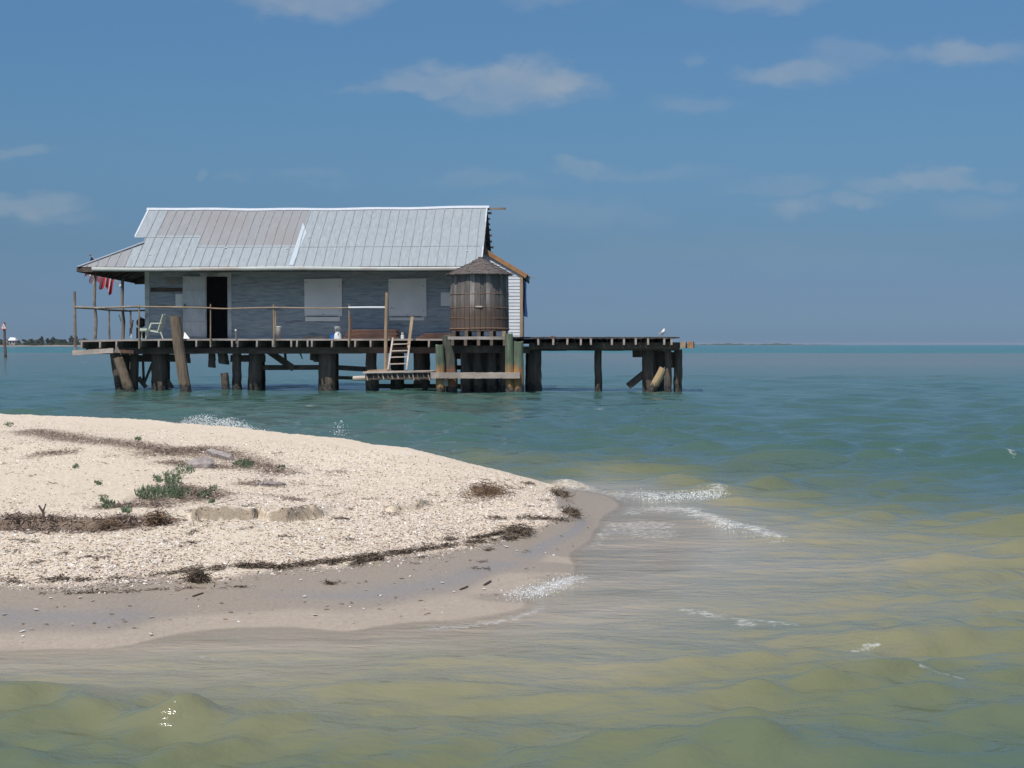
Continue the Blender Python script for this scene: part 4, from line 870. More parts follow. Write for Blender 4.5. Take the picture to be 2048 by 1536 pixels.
# little erosion ledges, as steps along lines across the beach
def lineXY(pts, z=.2): 
    L = []
    for x, y in pts: Y = (CH - z) * F / (y - 689); L.append((WP(x, Y), Y))
    return np.array(L)
SC = [(lineXY([(362, 1036), (385, 1038), (400, 1036), (440, 1034), (500, 1033), (515, 1028), (535, 1033), (570, 1034), (600, 1028), (640, 1024), (680, 1014)], .23), .085, .6),
      (lineXY([(762, 1012), (790, 1016), (830, 1010), (860, 1002), (876, 994)], .22), .075, .5),
      (lineXY([(-500, 1075), (0, 1062), (60, 1060), (120, 1063), (200, 1062), (260, 1058), (300, 1054), (336, 1038)]), .06, .8),
      (lineXY([(500, 978), (540, 976), (570, 972)]), .03, .4)]
def ground(X, Y):
    shp = np.shape(X); X = np.asarray(X, float).ravel(); Y = np.asarray(Y, float).ravel()
    z = base_h(X, Y); dry = sst(.06, .14, z)
    z = z + dry * (.035 * (fbm(X * 1.3, Y * .9, 3, 5) - .5) + .018 * (fbm(X * 6, Y * 5, 3, 9) - .5) + .012 * (vnoise(X * 30, Y * 25, 3) - .5)) + (1 - dry) * .004 * (fbm(X * 4, Y * 4, 2, 2) - .5)
    for L, h, dec in SC:
        yl = np.interp(X, L[:, 0], L[:, 1]) + .16 * (fbm(X * 7, X * 0, 3, 21) - .5)
        m_ = (X > L[0, 0]) & (X < L[-1, 0]); e = np.minimum(sst(L[0, 0], L[0, 0] + .12, X), 1 - sst(L[-1, 0] - .15, L[-1, 0], X))
        e = e * (.6 + .4 * sst(.2, .5, fbm(X * 5, X * 0 + 3, 2, 8)))
        d = Y - yl; st = np.where(d > 0, np.clip(d / .035, 0, 1) * np.exp(-np.maximum(d, 0) / dec), -.25 * np.exp(d / .12) * (d < 0))
        z = z + m_ * e * h * st
    return z.reshape(shp)
def G(px, py):
    """points of the beach seen at picture points (arrays) -> X, Y, Z"""
    px = np.atleast_1d(np.asarray(px, float)); py = np.atleast_1d(np.asarray(py, float)); z = np.full(len(px), .2)
    for _ in range(8):
        Y = (CH - z) * F / (py - 689); X = WP(px, Y); z = .5 * z + .5 * np.clip(base_h(X, Y), 0, 1)
    Y = (CH - z) * F / (py - 689); X = WP(px, Y); return X, Y, ground(X, Y)

def fanmesh(name, rows, cols, zf, mat):
    A, Yg = np.meshgrid(cols, rows); X = A * Yg; Z = zf(X, Yg)
    dX = dY = 0
    if isinstance(Z, tuple): Z, dX, dY = Z
    nr, nc = X.shape; co = np.stack([X + dX, Yg + dY, Z], -1).reshape(-1, 3).astype(np.float32)
    idx = np.arange(nr * nc).reshape(nr, nc); q = np.stack([idx[:-1, :-1], idx[:-1, 1:], idx[1:, 1:], idx[1:, :-1]], -1).reshape(-1, 4)
    me = bpy.data.meshes.new(name); me.vertices.add(len(co)); me.vertices.foreach_set('co', co.ravel()); me.loops.add(q.size); me.loops.foreach_set('vertex_index', q.ravel().astype(np.int32))
    me.polygons.add(len(q)); me.polygons.foreach_set('loop_start', np.arange(0, q.size, 4, dtype=np.int32)); me.polygons.foreach_set('loop_total', np.full(len(q), 4, dtype=np.int32)); me.polygons.foreach_set('use_smooth', np.ones(len(q), bool))
    me.update(calc_edges=True); me.validate(); me.materials.append(mat)
    o = bpy.data.objects.new(name, me); C.objects.link(o); return o, X, Yg, Z
def setattr_f(o, name, val):
    a = o.data.attributes.new(name, 'FLOAT', 'POINT'); a.data.foreach_set('value', np.asarray(val, np.float32).ravel())

# ---- beach
def beach_mat():
    m, nt, b = newmat('shell_sand'); L = nt.links.new
    g = N(nt, 'ShaderNodeNewGeometry'); pos = g.outputs['Position']
    wet = N(nt, 'ShaderNodeAttribute'); wet.attribute_name = 'wet'; shl = N(nt, 'ShaderNodeAttribute'); shl.attribute_name = 'shell'; lit = N(nt, 'ShaderNodeAttribute'); lit.attribute_name = 'litter'
    v1 = N(nt, 'ShaderNodeTexVoronoi'); v1.inputs['Scale'].default_value = 42; L(pos, v1.inputs['Vector'])
    v2 = N(nt, 'ShaderNodeTexVoronoi'); v2.inputs['Scale'].default_value = 95; L(pos, v2.inputs['Vector'])
    sx = N(nt, 'ShaderNodeSeparateColor'); L(v1.outputs['Color'], sx.inputs[0]); sy = N(nt, 'ShaderNodeSeparateColor'); L(v2.outputs['Color'], sy.inputs[0])
    c1 = ramp(nt, [(0, (.42, .32, .235)), (.12, (.56, .45, .34)), (.55, (.70, .59, .46)), (.85, (.77, .67, .55)), (1, (.86, .80, .73))], sx.outputs[0])
    c2 = ramp(nt, [(0, (.48, .38, .28)), (.5, (.68, .57, .445)), (1, (.80, .71, .61))], sy.outputs[0])
    mx = N(nt, 'ShaderNodeMixRGB'); mx.inputs[0].default_value = .5; L(c1.outputs[0], mx.inputs[1]); L(c2.outputs[0], mx.inputs[2])
    nf = N(nt, 'ShaderNodeTexNoise'); nf.inputs['Scale'].default_value = 60; nf.inputs['Detail'].default_value = 6; L(pos, nf.inputs['Vector'])
    sm = ramp(nt, [(.35, (.59, .495, .385)), (.65, (.70, .60, .47))], nf.outputs['Fac'])
    shd = N(nt, 'ShaderNodeAttribute'); shd.attribute_name = 'dim'  # mask for the painted shade on the ledge faces
    ms = N(nt, 'ShaderNodeMixRGB'); L(shl.outputs['Fac'], ms.inputs[0]); L(sm.outputs[0], ms.inputs[1]); L(mx.outputs[0], ms.inputs[2])
    wc = ramp(nt, [(.35, (.275, .222, .172)), (.65, (.345, .285, .222))], nf.outputs['Fac'])
    md = N(nt, 'ShaderNodeMixRGB'); L(shd.outputs['Fac'], md.inputs[0]); L(ms.outputs[0], md.inputs[1]); md.inputs[2].default_value = (.32, .262, .195, 1)  # ledge shading mixed in as a darker sand colour
    mw = N(nt, 'ShaderNodeMixRGB'); L(wet.outputs['Fac'], mw.inputs[0]); L(md.outputs[0], mw.inputs[1]); L(wc.outputs[0], mw.inputs[2])
    nl = N(nt, 'ShaderNodeTexNoise'); nl.inputs['Scale'].default_value = 30; nl.inputs['Detail'].default_value = 7; nl.inputs['Roughness'].default_value = .75; L(pos, nl.inputs['Vector'])
    ls = N(nt, 'ShaderNodeMath', op='MULTIPLY_ADD'); L(lit.outputs['Fac'], ls.inputs[0]); ls.inputs[1].default_value = .33; L(nl.outputs['Fac'], ls.inputs[2])
    lr = ramp(nt, [(.66, (0, 0, 0)), (.80, (1, 1, 1))], ls.outputs[0])
    ml = N(nt, 'ShaderNodeMixRGB'); L(lr.outputs[0], ml.inputs[0]); L(mw.outputs[0], ml.inputs[1]); ml.inputs[2].default_value = (.19, .14, .105, 1)
    L(ml.outputs[0], b.inputs['Base Color'])
    rr = N(nt, 'ShaderNodeMapRange'); L(wet.outputs['Fac'], rr.inputs[0]); rr.inputs['To Min'].default_value = .95; rr.inputs['To Max'].default_value = .5; glo = N(nt, 'ShaderNodeAttribute'); glo.attribute_name = 'gloss'; rg2 = N(nt, 'ShaderNodeMath', op='MULTIPLY_ADD'); L(glo.outputs['Fac'], rg2.inputs[0]); rg2.inputs[1].default_value = -.15; L(rr.outputs[0], rg2.inputs[2]); L(rg2.outputs[0], b.inputs['Roughness'])
    b.inputs['Coat Roughness'].default_value = .12; gw = N(nt, 'ShaderNodeMath', op='MULTIPLY'); L(glo.outputs['Fac'], gw.inputs[0]); gw.inputs[1].default_value = .3; L(gw.outputs[0], b.inputs['Coat Weight']); b.inputs['Coat IOR'].default_value = 1.45
    rs = N(nt, 'ShaderNodeMapRange'); L(wet.outputs['Fac'], rs.inputs[0]); rs.inputs['To Min'].default_value = .1; rs.inputs['To Max'].default_value = .3; L(rs.outputs[0], b.inputs['Specular IOR Level'])
    bs = N(nt, 'ShaderNodeMapRange'); L(wet.outputs['Fac'], bs.inputs[0]); bs.inputs['To Min'].default_value = .9; bs.inputs['To Max'].default_value = .04
    hs_ = N(nt, 'ShaderNodeMath', op='ADD'); L(sx.outputs[1], hs_.inputs[0]); L(nf.outputs['Fac'], hs_.inputs[1])
    bp = N(nt, 'ShaderNodeBump'); bp.inputs['Distance'].default_value = .007; L(bs.outputs[0], bp.inputs['Strength']); L(hs_.outputs[0], bp.inputs['Height']); L(bp.outputs[0], b.inputs['Normal'])
    return m
rows = np.exp(np.linspace(math.log(4.2), math.log(46), 760)); cols = np.concatenate([np.linspace(-1.2, -.40, 90)[:-1], np.linspace(-.40, .16, 620), np.linspace(.16, .6, 60)[1:]])
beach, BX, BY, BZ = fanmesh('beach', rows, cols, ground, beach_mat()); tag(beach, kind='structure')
def poly_near(X, Y, pts_px, sx, sy):
    """soft nearness of world points to a line drawn across the beach; sx, sy in metres"""
    Lx, Ly, _ = G([p[0] for p in pts_px], [p[1] for p in pts_px]); best = np.full(X.shape, 1e9)
    for i in range(len(Lx) - 1):
        ax, ay, bx_, by_ = Lx[i] / sx, Ly[i] / sy, Lx[i + 1] / sx, Ly[i + 1] / sy; px, py = X / sx, Y / sy
        t = np.clip(((px - ax) * (bx_ - ax) + (py - ay) * (by_ - ay)) / ((bx_ - ax) ** 2 + (by_ - ay) ** 2 + 1e-9), 0, 1)
        best = np.minimum(best, (px - ax - t * (bx_ - ax)) ** 2 + (py - ay - t * (by_ - ay)) ** 2)
    return np.exp(-best)
bh = base_h(BX, BY).reshape(BX.shape); nz = fbm(BX * 2.2, BY * 1.1, 4, 31) - .5
wet = 1 - sst(.082, .098, bh + .035 * nz); far_side = sst(0, 1.5, BY - np.interp(BX / BY, [(c[0] - 1024) / F for c in crest], [(CH - c[2]) * F / (c[1] - 689) for c in crest])); wet = np.where(far_side > 0, 1 - sst(.02, .1, bh), wet)
gl = np.exp(-((bh - .034) / .012) ** 2) * sst(.3, .6, fbm(BX * .8, BY * 1.6, 3, 88) + .12) * (BY < 13); setattr_f(beach, 'gloss', gl)
gravel = (1 - sst(.014, .024, bh)) * sst(.35, .6, fbm(BX * 1.5, BY * 2.5, 3, 66) + .25 * sst(.9, -2.2, BX)) * (BY < 11)
setattr_f(beach, 'wet', wet * (1 - .22 * gravel))
shellm = sst(.40, .6, fbm(BX * 1.1 + 5, BY * .7, 3, 41)) * .6 + .4
smooth_patch = poly_near(BX, BY, [(60, 960), (200, 950), (260, 1010)], .7, 2.2); shellm = np.clip(shellm - .8 * smooth_patch, 0, 1); setattr_f(beach, 'shell', np.maximum(shellm * (1 - wet), gravel))
LITL = [([(60, 862), (140, 876), (250, 888), (330, 900), (400, 905)], .35, .7, 1), ([(300, 905), (420, 900), (520, 930), (560, 945)], .3, .6, .9), ([(70, 910), (140, 905)], .2, .4, .8),
        ([(330, 925), (420, 935), (520, 935)], .2, .4, .9), ([(340, 975), (430, 990), (300, 1000)], .25, .6, 1), ([(200, 1020), (300, 1015), (340, 1010)], .15, .3, .9), ([(0, 1052), (100, 1055), (200, 1058), (330, 1045)], .15, .25, 1.1),
        ([(480, 968), (560, 972)], .12, .3, .9), ([(930, 985), (1020, 990)], .12, .3, .7), ([(520, 990), (600, 1000)], .1, .2, .7)]
dzy = np.gradient(BZ, axis=0) / np.gradient(BY, axis=0); setattr_f(beach, 'dim', sst(.45, .9, dzy) * (BY < 20) * (bh > .1))  # steep ledge faces coloured darker, standing in for their shading
lit = np.zeros(BX.shape)
for pts, sx, sy, a in LITL: lit = np.maximum(lit, a * poly_near(BX, BY, pts, sx, sy))
setattr_f(beach, 'litter', lit)

# ---- scattered shells
def attr_mat(name, stops, rough=.6, trans=0):
    m, nt, b = newmat(name); a = N(nt, 'ShaderNodeAttribute'); a.attribute_name = 'rnd'; r = ramp(nt, stops, a.outputs['Fac']); nt.links.new(r.outputs[0], b.inputs['Base Color']); b.inputs['Roughness'].default_value = rough; return m
def quads(name, P, A, B, mat, rnd, lift=0, curl=0):
    """a field of small leaf / flake faces: centre P, half axes A and B"""
    n = len(P); V = np.stack([P - A - B, P + A - B * .8, P + A * .9 + B, P - A * .9 + B * .9], 1)
    if curl: V[:, 1:3, 2] += curl
    V = V.reshape(-1, 3).astype(np.float32); q = np.arange(4 * n, dtype=np.int32)
    me = bpy.data.meshes.new(name); me.vertices.add(4 * n); me.vertices.foreach_set('co', V.ravel()); me.loops.add(4 * n); me.loops.foreach_set('vertex_index', q)
    me.polygons.add(n); me.polygons.foreach_set('loop_start', np.arange(0, 4 * n, 4, dtype=np.int32)); me.polygons.foreach_set('loop_total', np.full(n, 4, dtype=np.int32)); me.update(calc_edges=True)
    me.materials.append(mat); o = bpy.data.objects.new(name, me); C.objects.link(o); setattr_f(o, 'rnd', np.repeat(rnd, 4)); return o
def rv(n): v = RNG.normal(size=(n, 3)); return v / np.linalg.norm(v, axis=1)[:, None]
n = 150000
px = RNG.uniform(-350, 1180, n); py = 836 + (1190 - 836) * RNG.random(n) ** 1.0
X, Y, Z = G(px, py); bh_ = base_h(X, Y); keep = (bh_ > .088 + .03 * RNG.random(n) - .02) & (Y < 31) & (Z > .05)
keep &= (fbm(X * 1.1 + 5, Y * .7, 3, 41) + RNG.random(n) * .5 > .45) & (RNG.random(n) > .85 * poly_near(X, Y, [(60, 960), (200, 950), (260, 1010)], .7, 2.2))
X, Y, Z = X[keep], Y[keep], Z[keep]; n = len(X); size = .0028 + .006 * RNG.random(n) ** 3
d1 = rv(n); d1[:, 2] *= .35; up = np.stack([RNG.normal(0, .4, n), RNG.normal(0, .4, n), np.ones(n)], 1); d2 = np.cross(up, d1); d2 /= np.linalg.norm(d2, axis=1)[:, None]
P = np.stack([X, Y, Z + size * .35], 1)
o = quads('shell_fragments', P, d1 * size[:, None] * 1.3, d2 * size[:, None] * .9, attr_mat('shell_bits', [(0, (.20, .14, .10)), (.10, (.42, .31, .24)), (.4, (.60, .50, .42)), (.8, (.76, .70, .63)), (1, (.88, .86, .82))], .5), RNG.random(n), curl=.002)
tag(o, 'broken shells strewn over the dry pale beach', 'shells', kind='stuff')
# sparse shells on wet sand
n = 420; px = RNG.uniform(0, 1230, n); py = RNG.uniform(1040, 1290, n); X, Y, Z = G(px, py); k = (base_h(X, Y) > .004) & (base_h(X, Y) < .09); X, Y, Z = X[k], Y[k], Z[k]; n = len(X); s = RNG.uniform(.004, .013, n)
d1 = rv(n); d1[:, 2] *= .2; d2 = np.cross(np.tile([0, .3, 1], (n, 1)), d1); P = np.stack([X, Y, Z + s * .5], 1)
o = quads('shell_fragments', P, d1 * s[:, None] * 1.4, d2 * s[:, None], attr_mat('shell_bits_white', [(0, (.5, .42, .36)), (1, (.88, .86, .82))], .5), RNG.random(n), curl=.003); tag(o, 'a few white shells lying on the wet sand', 'shells', kind='stuff')

# ---- seaweed wrack
def strands(name, lines, mat, lenr, wid, hmax, seed, up=.25, thin=1.0):
    PX = []; PY = []; hh = []
    for pts, w, cnt, h in lines:
        pts = np.array(pts, float); seg = np.hypot(np.diff(pts[:, 0]), np.diff(pts[:, 1])); cum = np.concatenate([[0], np.cumsum(seg)]); t = RNG.random(cnt) * cum[-1]
        den = .08 + .92 * sst(.35, .75, fbm(t / 22, t * 0, 3, seed)); k = RNG.random(cnt) < den * thin; t = t[k]
        x = np.interp(t, cum, pts[:, 0]); y = np.interp(t, cum, pts[:, 1]); g = RNG.normal(0, 1, len(t)); PX.append(x + RNG.normal(0, w * .9, len(t))); PY.append(y + g * w * .38); hh.append(np.full(len(t), h))
    px = np.concatenate(PX); py = np.concatenate(PY); hh = np.concatenate(hh); X, Y, Z = G(px, py); k = (Z > -.02) & (Y < 32); X, Y, Z, hh = X[k], Y[k], Z[k], hh[k]; n = len(X)
    ln = RNG.uniform(*lenr, n) / 2; ang = RNG.normal(0, .9, n); d = np.stack([np.cos(ang), np.sin(ang), RNG.normal(0, up, n)], 1); b = np.stack([RNG.normal(0, .3, n), RNG.normal(0, .5, n), np.ones(n)], 1); b = np.cross(b, d); b /= np.linalg.norm(b, axis=1)[:, None]
    P = np.stack([X, Y, Z + hh * RNG.random(n) ** 1.5 + .003], 1)
    return quads(name, P, d * ln[:, None], b * (wid * RNG.uniform(.6, 1.4, n))[:, None], mat, RNG.random(n), curl=.0)
kelp = attr_mat('wrack', [(0, (.05, .038, .028)), (.6, (.125, .092, .065)), (1, (.26, .20, .145))], .9)
tideline = [([(-300, 1170), (0, 1163), (60, 1166), (110, 1160), (200, 1160), (235, 1157), (330, 1150), (400, 1138)], 6, 1300, .010), ([(410, 1140), (470, 1135), (520, 1133), (560, 1137), (620, 1128), (700, 1122)], 6, 1500, .014), ([(700, 1122), (780, 1110), (830, 1103), (880, 1095), (950, 1085), (1050, 1075)], 6, 1500, .012),
            ([(880, 1080), (960, 1075), (1040, 1062)], 4, 700, .010), ([(970, 1038), (1030, 1036), (1090, 1040), (1140, 1042)], 5, 500, .012), ([(1110, 975), (1128, 990), (1140, 1010), (1150, 1035)], 6, 600, .016), ([(1040, 965), (1110, 980)], 4, 200, .008), ([(60, 1190), (250, 1185), (330, 1180), (500, 1175)], 3, 260, .004), ([(640, 1170), (690, 1165)], 4, 120, .004), ([(700, 1130), (760, 1118)], 5, 260, .01)]
o = strands('seaweed_wrack', tideline, kelp, (.02, .09), .0028, .02, 3); tag(o, 'dark brown line of dried seaweed along the high water mark', 'seaweed', kind='stuff')
scat = [([(x, y), (x + RNG.uniform(15, 40), y + RNG.uniform(-5, 2))], 3, int(RNG.integers(8, 34)), .004) for x, y in zip(RNG.uniform(-100, 1080, 150), RNG.uniform(850, 1140, 150)) if y > 850 + max(0, x) * .115]
o = strands('seaweed_scraps', scat, kelp, (.015, .06), .0025, .01, 9); tag(o, 'loose scraps of seaweed scattered over the shell beach', 'seaweed', kind='stuff')
drm = attr_mat('dry_litter', [(0, (.10, .07, .055)), (.5, (.20, .145, .115)), (1, (.34, .27, .22))], .9)
litter = [([(60, 862), (140, 876), (250, 888), (330, 900), (400, 905)], 11, 1500, .015), ([(300, 905), (420, 900), (520, 930), (560, 945)], 9, 1500, .02), ([(70, 910), (140, 905)], 8, 260, .01), ([(330, 925), (420, 935), (520, 935)], 8, 900, .015), ([(340, 975), (430, 990), (300, 1000)], 14, 1500, .015),
          ([(200, 1020), (300, 1015), (340, 1010)], 8, 800, .015), ([(0, 1052), (100, 1055), (200, 1058), (330, 1045)], 9, 2600, .02), ([(480, 968), (560, 972)], 8, 400, .01), ([(560, 995), (610, 1005)], 5, 140, .008), ([(640, 945), (690, 943)], 5, 90, .008), ([(530, 908), (565, 906)], 4, 60, .008), ([(760, 1030), (800, 1030)], 6, 60, .01)]
o = strands('plant_litter', litter, drm, (.012, .05), .003, .02, 14, up=.5); tag(o, 'brown dead stems and litter around the beach plants', 'litter', kind='stuff')
# countable clumps of seaweed
def clump(name, label, px, py, w, hgt, cnt, mt, cat='seaweed', grp=None, ln=(.03, .10), asp=1.0):
    X, Y, Z = G([px], [py]); X, Y, Z = X[0], Y[0], Z[0]; rx = w / 2 / F * Y; ry = rx * asp
    n = cnt; d = RNG.normal(0, .42, (n, 3)); d[:, 2] *= 1.1; d[:, :2] *= (.5 + vnoise(np.arctan2(d[:, 1], d[:, 0]) * 2.5, d[:, 0] * 0, int(px)))[:, None]; P = np.stack([X + d[:, 0] * rx, Y + d[:, 1] * ry, Z + np.abs(d[:, 2]) * hgt], 1); l = RNG.uniform(*ln, n) / 2; a = rv(n); a[:, 2] *= .6; b = np.cross(rv(n), a)
    o = quads(name, P, a * l[:, None], b * .003, mt, RNG.random(n)); o.data.transform(Matrix.Translation((-X, -Y, -Z))); o.location = (X, Y, Z); return tag(o, label, cat, grp)
kr = attr_mat('wrack_red', [(0, (.05, .03, .02)), (.6, (.16, .10, .06)), (1, (.30, .20, .12))], .9)
clump('seaweed_clump', 'tall dark clump of seaweed standing on wet sand in front of the tideline', 395, 1164, 46, .07, 500, kelp, grp='seaweed clumps')
clump('seaweed_clump', 'dark seaweed clump at the bend of the tideline, mid beach', 742, 1120, 50, .035, 500, kelp, grp='seaweed clumps')
clump('seaweed_clump', 'thick seaweed clump at the second point of the spit', 1036, 1066, 56, .04, 900, kelp, grp='seaweed clumps', asp=1.8)
clump('seaweed_clump', 'blackish seaweed clump at the very tip of the spit', 1142, 1030, 44, .05, 900, kelp, grp='seaweed clumps', asp=2.0)
clump('seaweed_clump', 'small seaweed clump above the tip of the spit', 1116, 990, 50, .03, 420, kelp, grp='seaweed clumps', asp=2.0)
clump('seaweed_clump', 'tangled reddish brown seaweed heap on the dry shells near the tip', 972, 992, 105, .09, 620, kr, grp='seaweed clumps', ln=(.05, .16), asp=2.4)
clump('seaweed_clump', 'brown root mass at the right end of the left erosion ledge', 312, 1048, 62, .09, 700, kr, grp='seaweed clumps')
clump('seaweed_clump', 'low dark root tangle in the middle of the left erosion ledge', 215, 1056, 70, .06, 420, kr, grp='seaweed clumps')
# twigs
def twig(label, pts, r):
    Xs, Ys, Zs = G([p[0] for p in pts], [p[1] for p in pts]); mb = MB(); mb.tube([(x, y, z + p[2]) for x, y, z, p in zip(Xs, Ys, Zs, pts)], [r] * len(pts), 6, .1); o = mb.build('stick', 'wood_dark', base=(Xs[0], Ys[0], Zs[0]), house=False); return tag(o, label, 'stick', 'sticks on the beach')
Xt, Yt, Zt = G([84], [1052]); mb = MB(); b0 = (Xt[0], Yt[0], Zt[0]); mb.tube([b0, (b0[0] + .002, b0[1], b0[2] + .04), (b0[0] - .03, b0[1], b0[2] + .09)], [.012, .01, .006], 6); mb.tube([(b0[0], b0[1], b0[2] + .05), (b0[0] + .02, b0[1], b0[2] + .10)], [.007, .004], 6)
tag(mb.build('stick', 'wood_dark', base=b0, house=False), 'short forked twig standing upright on the left ledge', 'stick', 'sticks on the beach')
twig('thin dark twig lying on the shells below the right ledge', [(668, 1040, .005), (682, 1041, .012), (698, 1039, .006)], .006)
twig('thin stick on wet sand right of the tall seaweed clump', [(383, 1196, .004), (395, 1192, .005), (404, 1189, .004)], .005)
twig('short dark stick near the water left of the foam', [(920, 1182, .004), (928, 1179, .005), (935, 1176, .004)], .006)
twig('small dark stick at the water edge closest to the foam', [(968, 1173, .004), (975, 1169, .006), (981, 1165, .004)], .007)
# driftwood logs / pale lumps
def log(label, x0, y0, x1, y1, r, lift=.3):
    X, Y, Z = G([x0, x1], [y0, y1]); a = Vector((X[0], Y[0], Z[0] + r * lift)); b = Vector((X[1], Y[1], Z[1] + r * lift)); mb = MB(); P = [a.lerp(b, i / 6) + Vector((0, random.uniform(-.01, .01), random.uniform(-.006, .006))) for i in range(7)]
    mb.tube(P, [r * q for q in (.5, .8, .95, 1, 1.05, .95, .6)], 10, .12); o = mb.build('driftwood_log', 'driftwood', base=tuple(a), house=False, smooth=False); return tag(o, label, 'driftwood', 'driftwood on the beach')
log('thick grey driftwood log with a dark broken end among the beach plants', 372, 938, 428, 937, .07)
log('slim bluish grey driftwood log behind the thick one', 415, 908, 462, 922, .045)
log('flat buried sandy grey log on the shells right of the green plants', 500, 972, 570, 970, .03, .1)

# ---- green plants
leafm = attr_mat('plant_leaf', [(0, (.04, .07, .035)), (.5, (.085, .135, .065)), (.9, (.15, .20, .11)), (1, (.24, .26, .17))], .6)
def plant(label, spots, cnt, hgt, grp='green beach plants'):
    """a mat of one plant: many upright stems with small leaves round given spots (x, y, rx, ry in picture units)"""
    PX = []; PY = []
    for (x, y, rx, ry, w) in spots:
        k = int(cnt * w); a = RNG.random(k) * 6.283; r = RNG.random(k) ** .55; ns = .6 + .4 * vnoise(a * 1.2, a * 0, int(x)); PX.append(x + np.cos(a) * r * rx * ns); PY.append(y + np.sin(a) * r * ry * ns)
    X, Y, Z = G(np.concatenate(PX), np.concatenate(PY)); n0 = len(X); per = 9; X = np.repeat(X, per); Y = np.repeat(Y, per); Z = np.repeat(Z, per); n = len(X); hs = np.repeat(RNG.uniform(.15, 1, n0) ** 1.5 * hgt * (1.2 if cnt > 150 else .75), per); t = RNG.random(n)
    lean = np.repeat(RNG.normal(0, .35, (n0, 2)), per, 0); P = np.stack([X + lean[:, 0] * hs * t + RNG.normal(0, .004, n), Y + lean[:, 1] * hs * t + RNG.normal(0, .006, n), Z + hs * t], 1); a = rv(n) * RNG.uniform(.0035, .008, n)[:, None]; a[:, 2] = np.abs(a[:, 2]) * 1.6; b = np.cross(rv(n), a) * .4
    o = quads('beach_plant', P, a, b, leafm, RNG.random(n)); c = (X.mean(), Y.mean(), Z.min()); o.data.transform(Matrix.Translation((-c[0], -c[1], -c[2]))); o.location = c; return tag(o, label, 'plant', grp)
plant('largest bright green plant mat, left of the mid-beach litter', [(342, 965, 22, 22, .3), (300, 990, 40, 15, .35), (352, 990, 30, 14, .25), (368, 945, 28, 8, .12)], 620, .06)
plant('small green plant right of the largest mat, above the ledge', [(408, 990, 18, 9, .6), (425, 980, 10, 6, .3)], 130, .06)
plant('flat green plant behind the driftwood logs', [(488, 930, 26, 8, 1)], 190, .035)
plant('sparse green plant left of the tangled root ledge', [(215, 1018, 18, 10, .6), (205, 1005, 10, 6, .3)], 110, .06)
plant('tiny green tuft alone on the open sand, left of centre', [(197, 969, 7, 4, 1)], 34, .05)
plant('thin sprig between the big green mat and the left ledge', [(252, 1030, 12, 8, 1)], 50, .055)
plant('small tuft beside the flat green plant, towards the tip', [(562, 936, 9, 4, 1)], 34, .045)
plant('short tuft in the far litter band near the water', [(275, 880, 8, 5, 1)], 40, .05)
plant('little green tuft among litter at the left edge, far side', [(15, 850, 14, 5, 1)], 44, .05)
plant('low green shoot beside the sea-side of the upper log', [(318, 962, 14, 5, .5), (310, 955, 9, 4, .4)], 60, .045)
plant('faint green sprigs on open sand below the far litter', [(150, 934, 8, 4, 1)], 26, .045)
plant('leafy sprig just below the smaller green plant', [(421, 1008, 6, 6, 1)], 26, .05)

